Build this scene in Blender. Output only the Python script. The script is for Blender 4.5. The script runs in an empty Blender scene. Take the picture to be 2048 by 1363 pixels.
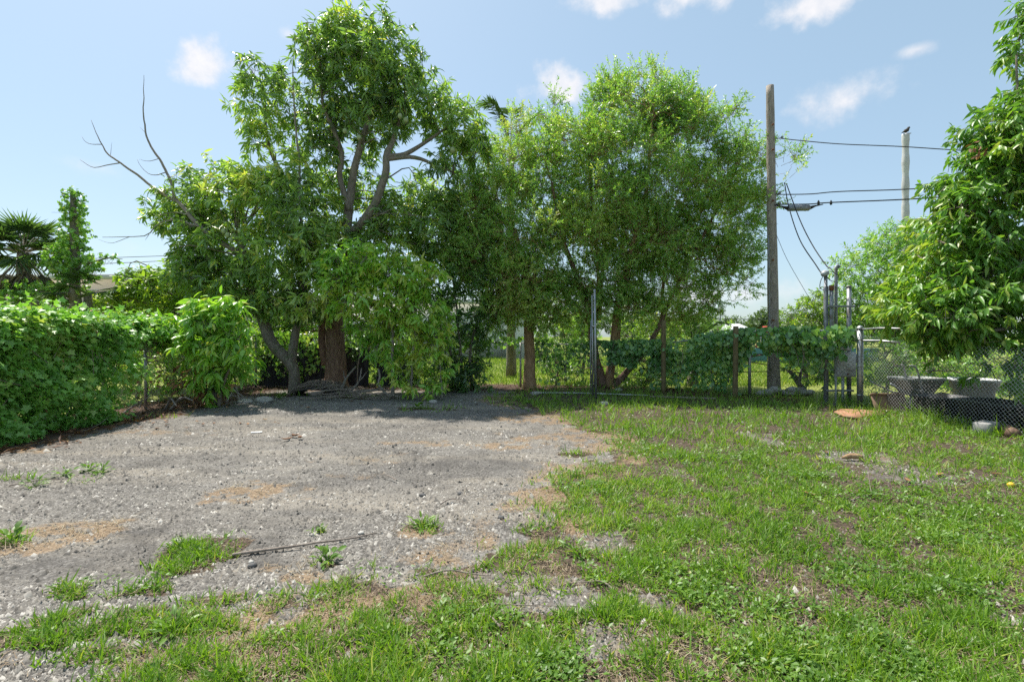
import bpy, bmesh, math
import numpy as np
from mathutils import Vector, Matrix

R = np.random.default_rng(7)
SC = bpy.context.scene
COL = SC.collection
rad = math.radians

# ------------------------------------------------------------------ camera, sky, sun, exposure
FPX, HZ, CH = 1000.0, 672.0, 1.5          # focal length in photo pixels, horizon row, eye height
cam_d = bpy.data.cameras.new('camera')
cam_d.sensor_width = 36.0
cam_d.lens = 36.0 * FPX / 2048.0
cam_d.shift_y = (HZ - 681.5) / 2048.0
cam_d.clip_start = 0.05
cam_d.clip_end = 3000.0
cam = bpy.data.objects.new('camera', cam_d)
COL.objects.link(cam)
cam.location = (0, 0, CH)
cam.rotation_euler = (rad(90), 0, 0)
SC.camera = cam

SUN_EL, SUN_AZ = rad(63), rad(-42)        # azimuth measured from +Y towards +X
S = Vector((math.sin(SUN_AZ) * math.cos(SUN_EL), math.cos(SUN_AZ) * math.cos(SUN_EL), math.sin(SUN_EL)))
sun_d = bpy.data.lights.new('sun', 'SUN')
sun_d.energy = 4.5
sun_d.angle = rad(0.6)
sun_d.color = (1.0, 0.955, 0.88)
sun = bpy.data.objects.new('sun', sun_d)
COL.objects.link(sun)
sun.rotation_euler = S.to_track_quat('Z', 'Y').to_euler()
sun.location = (-20, 20, 40)

world = bpy.data.worlds.new('World')
SC.world = world
world.use_nodes = True
wn, wl = world.node_tree.nodes, world.node_tree.links
wn.clear()
w_out = wn.new('ShaderNodeOutputWorld')
w_bg = wn.new('ShaderNodeBackground')
w_sky = wn.new('ShaderNodeTexSky')
w_sky.sky_type = 'NISHITA'
w_sky.sun_disc = False
w_sky.sun_elevation = SUN_EL
w_sky.sun_rotation = SUN_AZ
w_sky.air_density = 1.0
w_sky.dust_density = 1.3
w_sky.ozone_density = 1.0
w_bg.inputs['Strength'].default_value = 0.098


def wmath(op, a, b=None, c=None):
    n = wn.new('ShaderNodeMath')
    n.operation = op
    for i, v in enumerate((a, b, c)):
        if v is None:
            continue
        if isinstance(v, (int, float)):
            n.inputs[i].default_value = v
        else:
            wl.new(v, n.inputs[i])
    return n.outputs[0]


w_tc = wn.new('ShaderNodeTexCoord')
w_n1 = wn.new('ShaderNodeTexNoise')
w_n1.inputs['Scale'].default_value = 16.0
w_n1.inputs['Detail'].default_value = 6.0
w_n1.inputs['Roughness'].default_value = 0.55
wl.new(w_tc.outputs['Generated'], w_n1.inputs['Vector'])
w_n2 = wn.new('ShaderNodeTexNoise')
w_n2.inputs['Scale'].default_value = 55.0
w_n2.inputs['Detail'].default_value = 5.0
w_n2.inputs['Roughness'].default_value = 0.65
wl.new(w_tc.outputs['Generated'], w_n2.inputs['Vector'])
# fair-weather puffs scattered round the whole dome: (azimuth deg from +Y, elevation deg, half width, half height, strength)
CLOUDS = [(-31.1, 24.8, .062, .032, 1.0), (5.6, 26.2, .066, .036, 1.0), (33.5, 21.4, .074, .032, .7),
          (10.8, 33.6, .07, .026, .85), (21.5, 32.5, .075, .024, .9), (30.5, 29.6, .07, .022, .9),
          (39.0, 24.0, .026, .009, .5), (-24.0, 28.8, .018, .012, .6), (-39.5, 14.5, .05, .014, .35),
          (22.5, 4.5, .16, .028, .6), (-31, 7.5, .13, .03, .4), (-2, 3.5, .2, .022, .5), (-24, 16, .04, .02, .3)]
cr = np.random.default_rng(3)
for k in range(12):
    CLOUDS.append((60 + k * 20 + cr.uniform(-7, 7), cr.uniform(12, 48), cr.uniform(.04, .1), cr.uniform(.02, .05), cr.uniform(.5, 1)))
acc = None
for az, el, hw, hh, st in CLOUDS:
    az, el = rad(az), rad(el)
    c = (math.sin(az) * math.cos(el), math.cos(az) * math.cos(el), math.sin(el))
    s = (1 / hw, 1 / hw, 1 / hh)
    v = wn.new('ShaderNodeVectorMath')
    v.operation = 'MULTIPLY_ADD'
    wl.new(w_tc.outputs['Generated'], v.inputs[0])
    v.inputs[1].default_value = s
    v.inputs[2].default_value = tuple(-c[i] * s[i] for i in range(3))
    ln = wn.new('ShaderNodeVectorMath')
    ln.operation = 'LENGTH'
    wl.new(v.outputs[0], ln.inputs[0])
    val = wmath('MULTIPLY_ADD', ln.outputs['Value'], -1.0, 1.0)
    nz = wmath('ADD', wmath('MULTIPLY_ADD', w_n1.outputs['Fac'], 2.6, -1.42), wmath('MULTIPLY', w_n2.outputs['Fac'], .45))
    val = wmath('ADD', val, nz)
    val = wmath('MULTIPLY', val, st)
    acc = val if acc is None else wmath('MAXIMUM', acc, val)
w_mr = wn.new('ShaderNodeMapRange')
w_mr.interpolation_type = 'SMOOTHSTEP'
wl.new(acc, w_mr.inputs['Value'])
w_mr.inputs['From Min'].default_value = 0.0
w_mr.inputs['From Max'].default_value = 0.95
w_mr.inputs['To Max'].default_value = 0.85
w_mix = wn.new('ShaderNodeMix')
w_mix.data_type = 'RGBA'
wl.new(w_mr.outputs[0], w_mix.inputs['Factor'])
w_hz = wn.new('ShaderNodeMix')            # thin high humidity veil over the whole sky
w_hz.data_type = 'RGBA'
w_hz.inputs['Factor'].default_value = 0.40
wl.new(w_sky.outputs[0], w_hz.inputs['A'])
w_hz.inputs['B'].default_value = (3.9, 5.5, 6.3, 1)
wl.new(w_hz.outputs['Result'], w_mix.inputs['A'])
w_cc = wn.new('ShaderNodeMix')
w_cc.data_type = 'RGBA'
wl.new(w_n2.outputs['Fac'], w_cc.inputs['Factor'])
w_cc.inputs['A'].default_value = (5.0, 5.2, 5.7, 1)
w_cc.inputs['B'].default_value = (7.4, 7.0, 6.8, 1)
wl.new(w_cc.outputs['Result'], w_mix.inputs['B'])
wl.new(w_mix.outputs['Result'], w_bg.inputs['Color'])
wl.new(w_bg.outputs[0], w_out.inputs[0])

SC.view_settings.view_transform = 'Standard'
SC.view_settings.look = 'None'
SC.view_settings.exposure = 0.7
SC.view_settings.gamma = 1.0
SC.view_settings.use_curve_mapping = False
SC.render.engine = 'CYCLES'
SC.cycles.max_bounces = 6
SC.cycles.diffuse_bounces = 4
SC.cycles.glossy_bounces = 2
SC.cycles.transmission_bounces = 4
SC.cycles.transparent_max_bounces = 6
SC.cycles.use_denoising = False
SC.cycles.denoiser = 'OPENIMAGEDENOISE'
SC.cycles.denoising_input_passes = 'RGB_ALBEDO_NORMAL'
SC.cycles.denoising_prefilter = 'ACCURATE'
SC.cycles.sample_clamp_indirect = 6.0
SC.cycles.use_adaptive_sampling = True
SC.cycles.adaptive_threshold = 0.02


# ------------------------------------------------------------------ small maths helpers
def P(px, py, d):
    return np.array([(px - 1024.0) / FPX * d, d, CH - (py - HZ) / FPX * d])


def G(px, py):
    d = FPX * CH / (py - HZ)
    return np.array([(px - 1024.0) / FPX * d, d, 0.0])


def nrmz(a):
    return a / np.maximum(np.linalg.norm(a, axis=-1, keepdims=True), 1e-9)


def _hash(ix, iy, iz, seed):
    h = (ix * 374761393 + iy * 668265263 + iz * 2147483647 + seed * 974634777) & 0x7fffffff
    h = (h ^ (h >> 13)) * 1274126177 & 0x7fffffff
    h = (h ^ (h >> 16)) * 60493 & 0x7fffffff
    return ((h >> 7) & 0xffff) / 65535.0


def vnoise(p, seed=0):
    p = np.asarray(p, float)
    i = np.floor(p).astype(np.int64)
    f = p - i
    f = f * f * (3 - 2 * f)
    out = 0
    for dx in (0, 1):
        for dy in (0, 1):
            for dz in (0, 1):
                w = (f[..., 0] if dx else 1 - f[..., 0]) * (f[..., 1] if dy else 1 - f[..., 1]) * (f[..., 2] if dz else 1 - f[..., 2])
                out = out + w * _hash(i[..., 0] + dx, i[..., 1] + dy, i[..., 2] + dz, seed)
    return out


def fbm(p, seed=0, oct=3):
    a, s, t = 1.0, 0.0, 0.0
    p = np.asarray(p, float)
    for k in range(oct):
        s = s + a * vnoise(p * (2.03 ** k), seed + k)
        t += a
        a *= 0.5
    return s / t


def fb2(x, y, sc, seed=0, oct=3):
    return fbm(np.stack([x * sc, y * sc, np.zeros_like(x) + .37], -1), seed, oct)


def sstep(a, b, x):
    t = np.clip((x - a) / (b - a), 0, 1)
    return t * t * (3 - 2 * t)


# ------------------------------------------------------------------ mesh helpers
def mk_mesh(name, V, Fs, mat, attrs=None, smooth=False):
    V = np.asarray(V, np.float32)
    if not isinstance(Fs, (list, tuple)):
        Fs = [Fs]
    Fs = [np.asarray(f, np.int32) for f in Fs if len(f)]
    loops = np.concatenate([f.ravel() for f in Fs])
    tot = np.concatenate([np.full(len(f), f.shape[1], np.int32) for f in Fs])
    start = np.concatenate([[0], np.cumsum(tot)[:-1]]).astype(np.int32)
    me = bpy.data.meshes.new(name)
    me.vertices.add(len(V))
    me.vertices.foreach_set('co', V.ravel())
    me.loops.add(len(loops))
    me.loops.foreach_set('vertex_index', loops)
    me.polygons.add(len(tot))
    me.polygons.foreach_set('loop_start', start)
    me.update(calc_edges=True)
    if smooth:
        me.polygons.foreach_set('use_smooth', np.ones(len(tot), bool))
    for k, v in (attrs or {}).items():
        v = np.asarray(v, np.float32)
        if v.ndim == 1:
            a = me.attributes.new(k, 'FLOAT', 'POINT')
            a.data.foreach_set('value', v)
        else:
            a = me.attributes.new(k, 'FLOAT_COLOR', 'POINT')
            a.data.foreach_set('color', np.concatenate([v, np.ones((len(v), 4 - v.shape[1]), np.float32)], 1).ravel() if v.shape[1] < 4 else v.ravel())
    me.materials.append(mat)
    return me


class MB:
    """collects pieces of one mesh in world coordinates"""

    def __init__(s):
        s.V, s.T, s.Q, s.n, s.A = [], [], [], 0, []

    def add(s, V, T=None, Q=None, a=None):
        V = np.asarray(V, float).reshape(-1, 3)
        if T is not None and len(T):
            s.T.append(np.asarray(T) + s.n)
        if Q is not None and len(Q):
            s.Q.append(np.asarray(Q) + s.n)
        s.V.append(V)
        s.A.append(np.full(len(V), 0.5) if a is None else np.broadcast_to(a, (len(V),)))
        s.n += len(V)
        return s

    def tube(s, path, r, n=8, cap=True, wob=0.0, seed=0):
        path = np.asarray(path, float)
        m = len(path)
        r = np.broadcast_to(np.asarray(r, float), (m,)) if np.ndim(r) == 0 or len(np.atleast_1d(r)) == m else np.interp(np.linspace(0, 1, m), np.linspace(0, 1, len(r)), r)
        t = np.gradient(path, axis=0)
        t = nrmz(t)
        ref = np.array([0, 0, 1.0]) if abs(t[0][2]) < .9 else np.array([0, 1.0, 0])
        u = nrmz(np.cross(t[0], ref))
        ang = np.arange(n) / n * 2 * np.pi
        rings = []
        for i in range(m):
            u = u - t[i] * np.dot(u, t[i])
            u = u / max(np.linalg.norm(u), 1e-9)
            v = np.cross(t[i], u)
            ring = path[i] + r[i] * (np.cos(ang)[:, None] * u + np.sin(ang)[:, None] * v)
            rings.append(ring)
        V = np.concatenate(rings)
        if wob:
            c = np.repeat(path, n, 0)
            rr = np.repeat(r, n)
            k = 1 + wob * (fbm(V * np.array([5, 5, 1.4]) / max(r.max() * 6, .3), seed, 3) - .5) * 2
            V = c + (V - c) * k[:, None]
        Q = []
        i, j = np.meshgrid(np.arange(m - 1), np.arange(n), indexing='ij')
        a = i * n + j
        b = i * n + (j + 1) % n
        Q = np.stack([a, b, b + n, a + n], -1).reshape(-1, 4)
        T = None
        if cap:
            V = np.concatenate([V, path[:1], path[-1:]])
            j = np.arange(n)
            T = np.concatenate([np.stack([np.full(n, m * n), (j + 1) % n, j], -1),
                                np.stack([np.full(n, m * n + 1), (m - 1) * n + j, (m - 1) * n + (j + 1) % n], -1)])
        return s.add(V, T, Q)

    def box(s, c, size, rz=0.0, rx=0.0, ry=0.0, bev=0.0):
        sx, sy, sz = np.asarray(size) / 2.0
        if bev:
            b = min(bev, sx * .9, sy * .9, sz * .9)
            V, Q, T = chamfer_box(sx, sy, sz, b)
        else:
            V = np.array([(x, y, z) for x in (-sx, sx) for y in (-sy, sy) for z in (-sz, sz)])
            Q = np.array([(0, 1, 3, 2), (4, 6, 7, 5), (0, 4, 5, 1), (2, 3, 7, 6), (0, 2, 6, 4), (1, 5, 7, 3)])
            T = None
        M = np.array(Matrix.Rotation(rz, 3, 'Z') @ Matrix.Rotation(ry, 3, 'Y') @ Matrix.Rotation(rx, 3, 'X'))
        return s.add(V @ M.T + np.asarray(c), T, Q)

    def data(s):
        V = np.concatenate(s.V)
        F = []
        if s.T:
            F.append(np.concatenate(s.T))
        if s.Q:
            F.append(np.concatenate(s.Q))
        return V, F


def chamfer_box(sx, sy, sz, b):
    bm = bmesh.new()
    bmesh.ops.create_cube(bm, size=1.0)
    for v in bm.verts:
        v.co = Vector((v.co.x * 2 * sx, v.co.y * 2 * sy, v.co.z * 2 * sz))
    bmesh.ops.bevel(bm, geom=list(bm.edges), offset=b, segments=1, affect='EDGES', profile=.5)
    bm.verts.index_update()
    V = np.array([v.co[:] for v in bm.verts])
    Q = np.array([[v.index for v in f.verts] for f in bm.faces if len(f.verts) == 4])
    T = np.array([[v.index for v in f.verts] for f in bm.faces if len(f.verts) == 3])
    bm.free()
    return V, Q, (T if len(T) else None)


def ico(sub):
    bm = bmesh.new()
    bmesh.ops.create_icosphere(bm, subdivisions=sub, radius=1.0)
    bm.verts.index_update()
    V = np.array([v.co[:] for v in bm.verts])
    T = np.array([[v.index for v in f.verts] for f in bm.faces])
    bm.free()
    return V, T


ICO1, ICO2, ICO3 = ico(1), ico(2), ico(3)


class Thing:
    def __init__(s, name, label, cat, base=(0, 0, 0), group=None):
        s.base = np.asarray(base, float)
        o = bpy.data.objects.new(name, None)
        COL.objects.link(o)
        o.location = s.base
        o.empty_display_size = .2
        o['label'] = label
        o['category'] = cat
        if group:
            o['group'] = group
        s.o = o

    def add(s, name, mb, mat, parent=None, kind=None, label=None, smooth=False, attrs=None):
        V, F = mb.data() if isinstance(mb, MB) else mb
        me = mk_mesh(name, np.asarray(V) - s.base, F, mat, attrs, smooth)
        o = bpy.data.objects.new(name, me)
        COL.objects.link(o)
        o.parent = parent or s.o
        if kind:
            o['kind'] = kind
        if label:
            o['label'] = label
        return o


def one(name, label, cat, mb, mat, base, group=None, kind=None, smooth=False, attrs=None):
    V, F = mb.data() if isinstance(mb, MB) else mb
    base = np.asarray(base, float)
    me = mk_mesh(name, np.asarray(V) - base, F, mat, attrs, smooth)
    o = bpy.data.objects.new(name, me)
    COL.objects.link(o)
    o.location = base
    if kind:
        o['kind'] = kind
    if label:
        o['label'] = label
    if cat:
        o['category'] = cat
    if group:
        o['group'] = group
    return o


# ------------------------------------------------------------------ materials
class NT:
    def __init__(s, name):
        s.m = bpy.data.materials.new(name)
        s.m.use_nodes = True
        s.n, s.l = s.m.node_tree.nodes, s.m.node_tree.links
        s.n.clear()
        s.out = s.n.new('ShaderNodeOutputMaterial')
        s.p = s.n.new('ShaderNodeBsdfPrincipled')
        s.l.new(s.p.outputs[0], s.out.inputs[0])

    def set(s, node, k, v):
        if isinstance(v, bpy.types.NodeSocket):
            s.l.new(v, node.inputs[k])
        elif isinstance(v, (tuple, list)) and len(v) == 3 and node.inputs[k].type == 'RGBA':
            node.inputs[k].default_value = (*v, 1)
        else:
            node.inputs[k].default_value = v

    def pr(s, **kw):
        for k, v in kw.items():
            s.set(s.p, {'base': 'Base Color', 'rough': 'Roughness', 'metal': 'Metallic', 'spec': 'Specular IOR Level', 'normal': 'Normal'}[k], v)

    def noise(s, scale, detail=4, rough=.55, vec=None, out='Fac'):
        n = s.n.new('ShaderNodeTexNoise')
        n.inputs['Scale'].default_value = scale
        n.inputs['Detail'].default_value = detail
        n.inputs['Roughness'].default_value = rough
        s.l.new(vec if vec is not None else s.obj(), n.inputs['Vector'])
        return n.outputs[out]

    def vor(s, scale, out='Distance', vec=None, feature='F1'):
        n = s.n.new('ShaderNodeTexVoronoi')
        n.feature = feature
        n.inputs['Scale'].default_value = scale
        s.l.new(vec if vec is not None else s.obj(), n.inputs['Vector'])
        return n.outputs[out]

    def obj(s):
        if not hasattr(s, '_tc'):
            s._tc = s.n.new('ShaderNodeTexCoord')
        return s._tc.outputs['Object']

    def mapv(s, scale):
        n = s.n.new('ShaderNodeMapping')
        n.inputs['Scale'].default_value = scale
        s.l.new(s.obj(), n.inputs['Vector'])
        return n.outputs[0]

    def attr(s, name, out='Fac'):
        n = s.n.new('ShaderNodeAttribute')
        n.attribute_name = name
        return n.outputs[out]

    def ramp(s, fac, stops):
        n = s.n.new('ShaderNodeValToRGB')
        e = n.color_ramp.elements
        while len(e) < len(stops):
            e.new(.5)
        for i, (p, c) in enumerate(stops):
            e[i].position = p
            e[i].color = (*c, 1) if len(c) == 3 else c
        s.l.new(fac, n.inputs[0])
        return n.outputs[0]

    def mix(s, f, a, b, mode='MIX'):
        n = s.n.new('ShaderNodeMix')
        n.data_type = 'RGBA'
        n.blend_type = mode
        s.set(n, 'Factor', f)
        for k, v in (('A', a), ('B', b)):
            sock = [i for i in n.inputs if i.name == k and i.type == 'RGBA'][0]
            if isinstance(v, bpy.types.NodeSocket):
                s.l.new(v, sock)
            else:
                sock.default_value = (*v, 1)
        return [o for o in n.outputs if o.type == 'RGBA'][0]

    def math(s, op, a, b=0.0, c=0.0):
        n = s.n.new('ShaderNodeMath')
        n.operation = op
        for i, v in enumerate((a, b, c)):
            s.set(n, i, v)
        return n.outputs[0]

    def bump(s, h, strength=.5, dist=.02, normal=None):
        n = s.n.new('ShaderNodeBump')
        n.inputs['Strength'].default_value = strength
        n.inputs['Distance'].default_value = dist
        s.l.new(h, n.inputs['Height'])
        if normal is not None:
            s.l.new(normal, n.inputs['Normal'])
        return n.outputs[0]


def leaf_mat(name, stops, trans=.38, rough=.42, tcol=1.5, spec=.5):
    m = NT(name)
    t = m.attr('tint')
    col = m.ramp(t, stops)
    m.pr(base=col, rough=rough, spec=spec)
    tr = m.n.new('ShaderNodeBsdfTranslucent')
    tc = m.mix(1.0, col, (tcol * 1.1, tcol * 1.15, tcol * .45), 'MULTIPLY')
    m.l.new(tc, tr.inputs['Color'])
    mx = m.n.new('ShaderNodeMixShader')
    mx.inputs[0].default_value = trans
    m.l.new(m.p.outputs[0], mx.inputs[1])
    m.l.new(tr.outputs[0], mx.inputs[2])
    m.l.new(mx.outputs[0], m.out.inputs[0])
    return m.m


def bark_mat(name, c0, c1, c2, sz=3.0, bump=.6, lichen=None):
    m = NT(name)
    v = m.mapv((1, 1, .16))
    n = m.noise(sz * 9, 6, .65, v)
    n2 = m.noise(2.2, 3, .5)
    col = m.ramp(n, [(.28, c0), (.5, c1), (.74, c2)])
    col = m.mix(m.math('MULTIPLY', n2, .5), col, tuple(x * .55 for x in c1))
    if lichen:
        nl = m.noise(5.0, 5, .6)
        col = m.mix(m.ramp(nl, [(.55, (0, 0, 0)), (.66, (1, 1, 1))]), col, lichen)
    m.pr(base=col, rough=.9, normal=m.bump(n, bump, .03))
    return m.m


def plain(name, c, rough=.6, metal=0.0, var=.25, scale=6.0, spec=.4, bump=0.0, dirt=None):
    m = NT(name)
    n = m.noise(scale, 5, .6)
    col = m.ramp(n, [(.25, tuple(x * (1 - var) for x in c)), (.75, tuple(min(1, x * (1 + var * .6)) for x in c))])
    if dirt:
        nd = m.noise(scale * .6 + 1.3, 6, .7)
        col = m.mix(m.ramp(nd, [(.5, (0, 0, 0)), (.68, (1, 1, 1))]), col, dirt)
    m.pr(base=col, rough=rough, metal=metal, spec=spec)
    if bump:
        m.pr(normal=m.bump(m.noise(scale * 6, 4), bump, .01))
    return m.m


M = {}
M['mango'] = leaf_mat('mango_leaf', [(0, (0.086, 0.158, 0.052)), (.45, (0.167, 0.286, 0.077)), (.8, (0.326, 0.470, 0.105)), (1, (0.480, 0.480, 0.125))], .33, .36, 2.0, .9)
M['mango_light'] = leaf_mat('bright_leaf', [(0, (0.158, 0.339, 0.046)), (.5, (0.262, 0.480, 0.056)), (.85, (0.420, 0.480, 0.076)), (1, (0.456, 0.480, 0.101))], .33, .42, 1.7, .9)
M['olive'] = leaf_mat('small_leaf', [(0, (0.108, 0.221, 0.053)), (.5, (0.231, 0.428, 0.081)), (.85, (0.385, 0.480, 0.110)), (1, (0.455, 0.480, 0.148))], .33, .4, 1.8, .9)
M['dark'] = leaf_mat('dark_leaf', [(0, (0.058, 0.116, 0.051)), (.6, (0.119, 0.226, 0.076)), (1, (0.239, 0.393, 0.108))], .46, .34, 1.8, .9)
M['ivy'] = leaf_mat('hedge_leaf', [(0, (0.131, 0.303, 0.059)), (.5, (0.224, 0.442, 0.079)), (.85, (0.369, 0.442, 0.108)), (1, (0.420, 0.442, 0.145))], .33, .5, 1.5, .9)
M['heart'] = leaf_mat('heart_vine_leaf', [(0, (0.089, 0.206, 0.077)), (.6, (0.164, 0.345, 0.106)), (1, (0.349, 0.480, 0.121))], .33, .36, 1.6, .9)
M['right'] = leaf_mat('broad_leaf', [(0, (0.087, 0.201, 0.033)), (.5, (0.153, 0.313, 0.047)), (.85, (0.297, 0.395, 0.057)), (1, (0.337, 0.395, 0.092))], .33, .4, 1.7, .55)
M['yellow'] = leaf_mat('yellowgreen_leaf', [(0, (0.089, 0.174, 0.032)), (.5, (0.178, 0.295, 0.043)), (.85, (0.302, 0.417, 0.055)), (1, (0.425, 0.451, 0.086))], .46, .42, 1.6, .9)
M['palm'] = leaf_mat('palm_leaf', [(0, (0.043, 0.080, 0.031)), (.6, (0.072, 0.146, 0.047)), (1, (0.144, 0.218, 0.078))], .46, .4, 1.5, .9)
M['deadfrond'] = leaf_mat('dead_frond', [(0, (0.144, 0.120, 0.090)), (1, (0.360, 0.300, 0.216))], .15, .8, 1.0)
M['far'] = leaf_mat('far_leaf', [(0, (0.072, 0.115, 0.050)), (.6, (0.115, 0.187, 0.072)), (1, (0.187, 0.259, 0.101))], .3, .6, 1.4)
M['grass'] = leaf_mat('grass_blade', [(0, (0.095, 0.193, 0.022)), (.45, (0.162, 0.295, 0.030)), (.8, (0.247, 0.375, 0.040)), (.93, (0.386, 0.375, 0.087)), (1, (0.386, 0.375, 0.197))], .34, .5, 1.6)
M['lawn'] = leaf_mat('far_lawn_blade', [(0, (0.132, 0.230, 0.030)), (.6, (0.209, 0.310, 0.050)), (1, (0.374, 0.380, 0.100))], .34, .6, 1.4)
M['weed'] = leaf_mat('weed_leaf', [(0, (0.070, 0.153, 0.019)), (.5, (0.117, 0.226, 0.027)), (.9, (0.188, 0.308, 0.031)), (1, (0.314, 0.318, 0.053))], .34, .45, 1.6)
M['straw'] = leaf_mat('dry_straw', [(0, (.15, .10, .06)), (.5, (.30, .225, .14)), (1, (.44, .37, .25))], .15, .8, .9)
M['deadleaf'] = leaf_mat('dead_leaf', [(0, (.085, .04, .022)), (.5, (.21, .10, .045)), (.85, (.36, .19, .08)), (1, (.48, .32, .14))], .15, .7, 1.0)
M['bark_mango'] = bark_mat('mango_bark', (.065, .036, .024), (.215, .13, .088), (.37, .25, .175))
M['bark_grey'] = bark_mat('grey_bark', (.10, .082, .064), (.23, .195, .155), (.38, .33, .27), lichen=(.12, .14, .07))
M['bark_tan'] = bark_mat('tan_bark', (.15, .085, .04), (.37, .23, .12), (.52, .36, .20))
M['deadwood'] = bark_mat('dead_wood', (.16, .135, .115), (.30, .26, .225), (.46, .41, .36), 4, .3)
M['stick'] = bark_mat('dry_stick', (.12, .09, .07), (.27, .22, .18), (.42, .36, .30), 4, .3)
M['pole_wood'] = bark_mat('pole_wood', (.13, .105, .088), (.35, .295, .245), (.52, .46, .39), 4, .7)
M['post_wood'] = bark_mat('post_wood', (.06, .045, .02), (.17, .13, .06), (.27, .21, .10), 4, .4)
M['galv'] = plain('galvanised_steel', (.42, .43, .44), .45, .75, .3, 9, dirt=(.25, .22, .19))
M['wire'] = plain('chain_link_wire', (.50, .50, .49), .55, .25, .25, 5)
M['rustwire'] = plain('rusty_chain_link_wire', (.16, .13, .11), .7, .4, .4, 5)
M['conduit'] = plain('weathered_conduit', (.30, .315, .34), .55, .5, .25, 8, dirt=(.18, .15, .12))
M['panelgrey'] = plain('grey_enamel', (.48, .50, .52), .5, .1, .15, 5, dirt=(.27, .25, .22))
M['rust'] = plain('rust', (.22, .09, .04), .9, 0, .5, 14, bump=.4)
M['black'] = plain('black_plastic', (.012, .013, .016), .38, 0, .3, 5, dirt=(.05, .045, .04))
M['cable'] = plain('black_cable', (.025, .025, .027), .6, 0, .2, 5)
M['white'] = plain('white_plastic', (.68, .69, .68), .5, 0, .12, 4, dirt=(.45, .44, .40))
M['traygrey'] = plain('dirty_grey_tray', (.34, .36, .34), .6, .1, .3, 5, dirt=(.2, .19, .15))
M['whitewrap'] = plain('white_wrap', (.50, .49, .49), .7, 0, .2, 3, bump=.5)
M['housewhite'] = plain('white_stucco', (.74, .73, .71), .85, 0, .08, 1.5, bump=.2)
M['housebeige'] = plain('beige_stucco', (.50, .44, .37), .85, 0, .1, 1.5, bump=.2)
M['roofgrey'] = plain('pale_roof', (.55, .54, .52), .7, 0, .15, 2)
M['glass'] = plain('window_glass', (.04, .05, .06), .08, 0, .1, 1, spec=.8)
M['boxgreen'] = plain('sage_enamel', (.30, .35, .25), .55, 0, .15, 3)
M['red'] = plain('red_canvas', (.55, .08, .05), .7, 0, .15, 3)
M['teal'] = plain('teal_screen', (.10, .24, .25), .8, 0, .3, 3)
M['blue'] = plain('blue_trim', (.15, .28, .38), .6, 0, .2, 3)
M['tarp'] = plain('black_shade_cloth', (.034, .035, .042), .75, 0, .5, 22, bump=.5)
M['orangeboard'] = plain('orange_plywood', (.40, .20, .11), .85, 0, .3, 7, bump=.3, dirt=(.30, .22, .16))
M['brownboard'] = plain('brown_board', (.26, .17, .11), .8, 0, .25, 7, bump=.2)
M['rock'] = plain('limestone', (.46, .44, .40), .9, 0, .35, 9, bump=.6, dirt=(.22, .20, .17))
M['darkrock'] = plain('dark_stone', (.12, .115, .11), .9, 0, .4, 9, bump=.5)
M['concrete'] = plain('concrete', (.36, .345, .325), .9, 0, .25, 8, bump=.4)
M['terracotta'] = plain('terracotta', (.42, .13, .05), .8, 0, .2, 8)
M['fruit'] = plain('green_mango_skin', (.30, .36, .17), .4, 0, .2, 7)
M['yellowfruit'] = plain('yellow_fruit_skin', (.75, .5, .04), .4, 0, .15, 9)
M['feather'] = plain('dark_feathers', (.05, .045, .04), .8, 0, .3, 20)
M['paper'] = plain('white_paper_scrap', (.8, .8, .78), .8, 0, .05, 8)


def pebble_mat():
    m = NT('pebble')
    col = m.ramp(m.attr('tint'), [(0, (.018, .016, .014)), (.28, (.064, .058, .050)), (.58, (.15, .137, .118)), (.86, (.31, .288, .25)), (1, (.55, .52, .465))])
    col = m.mix(.35, col, m.ramp(m.noise(60, 3), [(.3, (.05, .046, .04)), (.7, (.30, .28, .25))]))
    m.pr(base=col, rough=.85, spec=.3)
    return m.m


M['pebble'] = pebble_mat()


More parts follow.
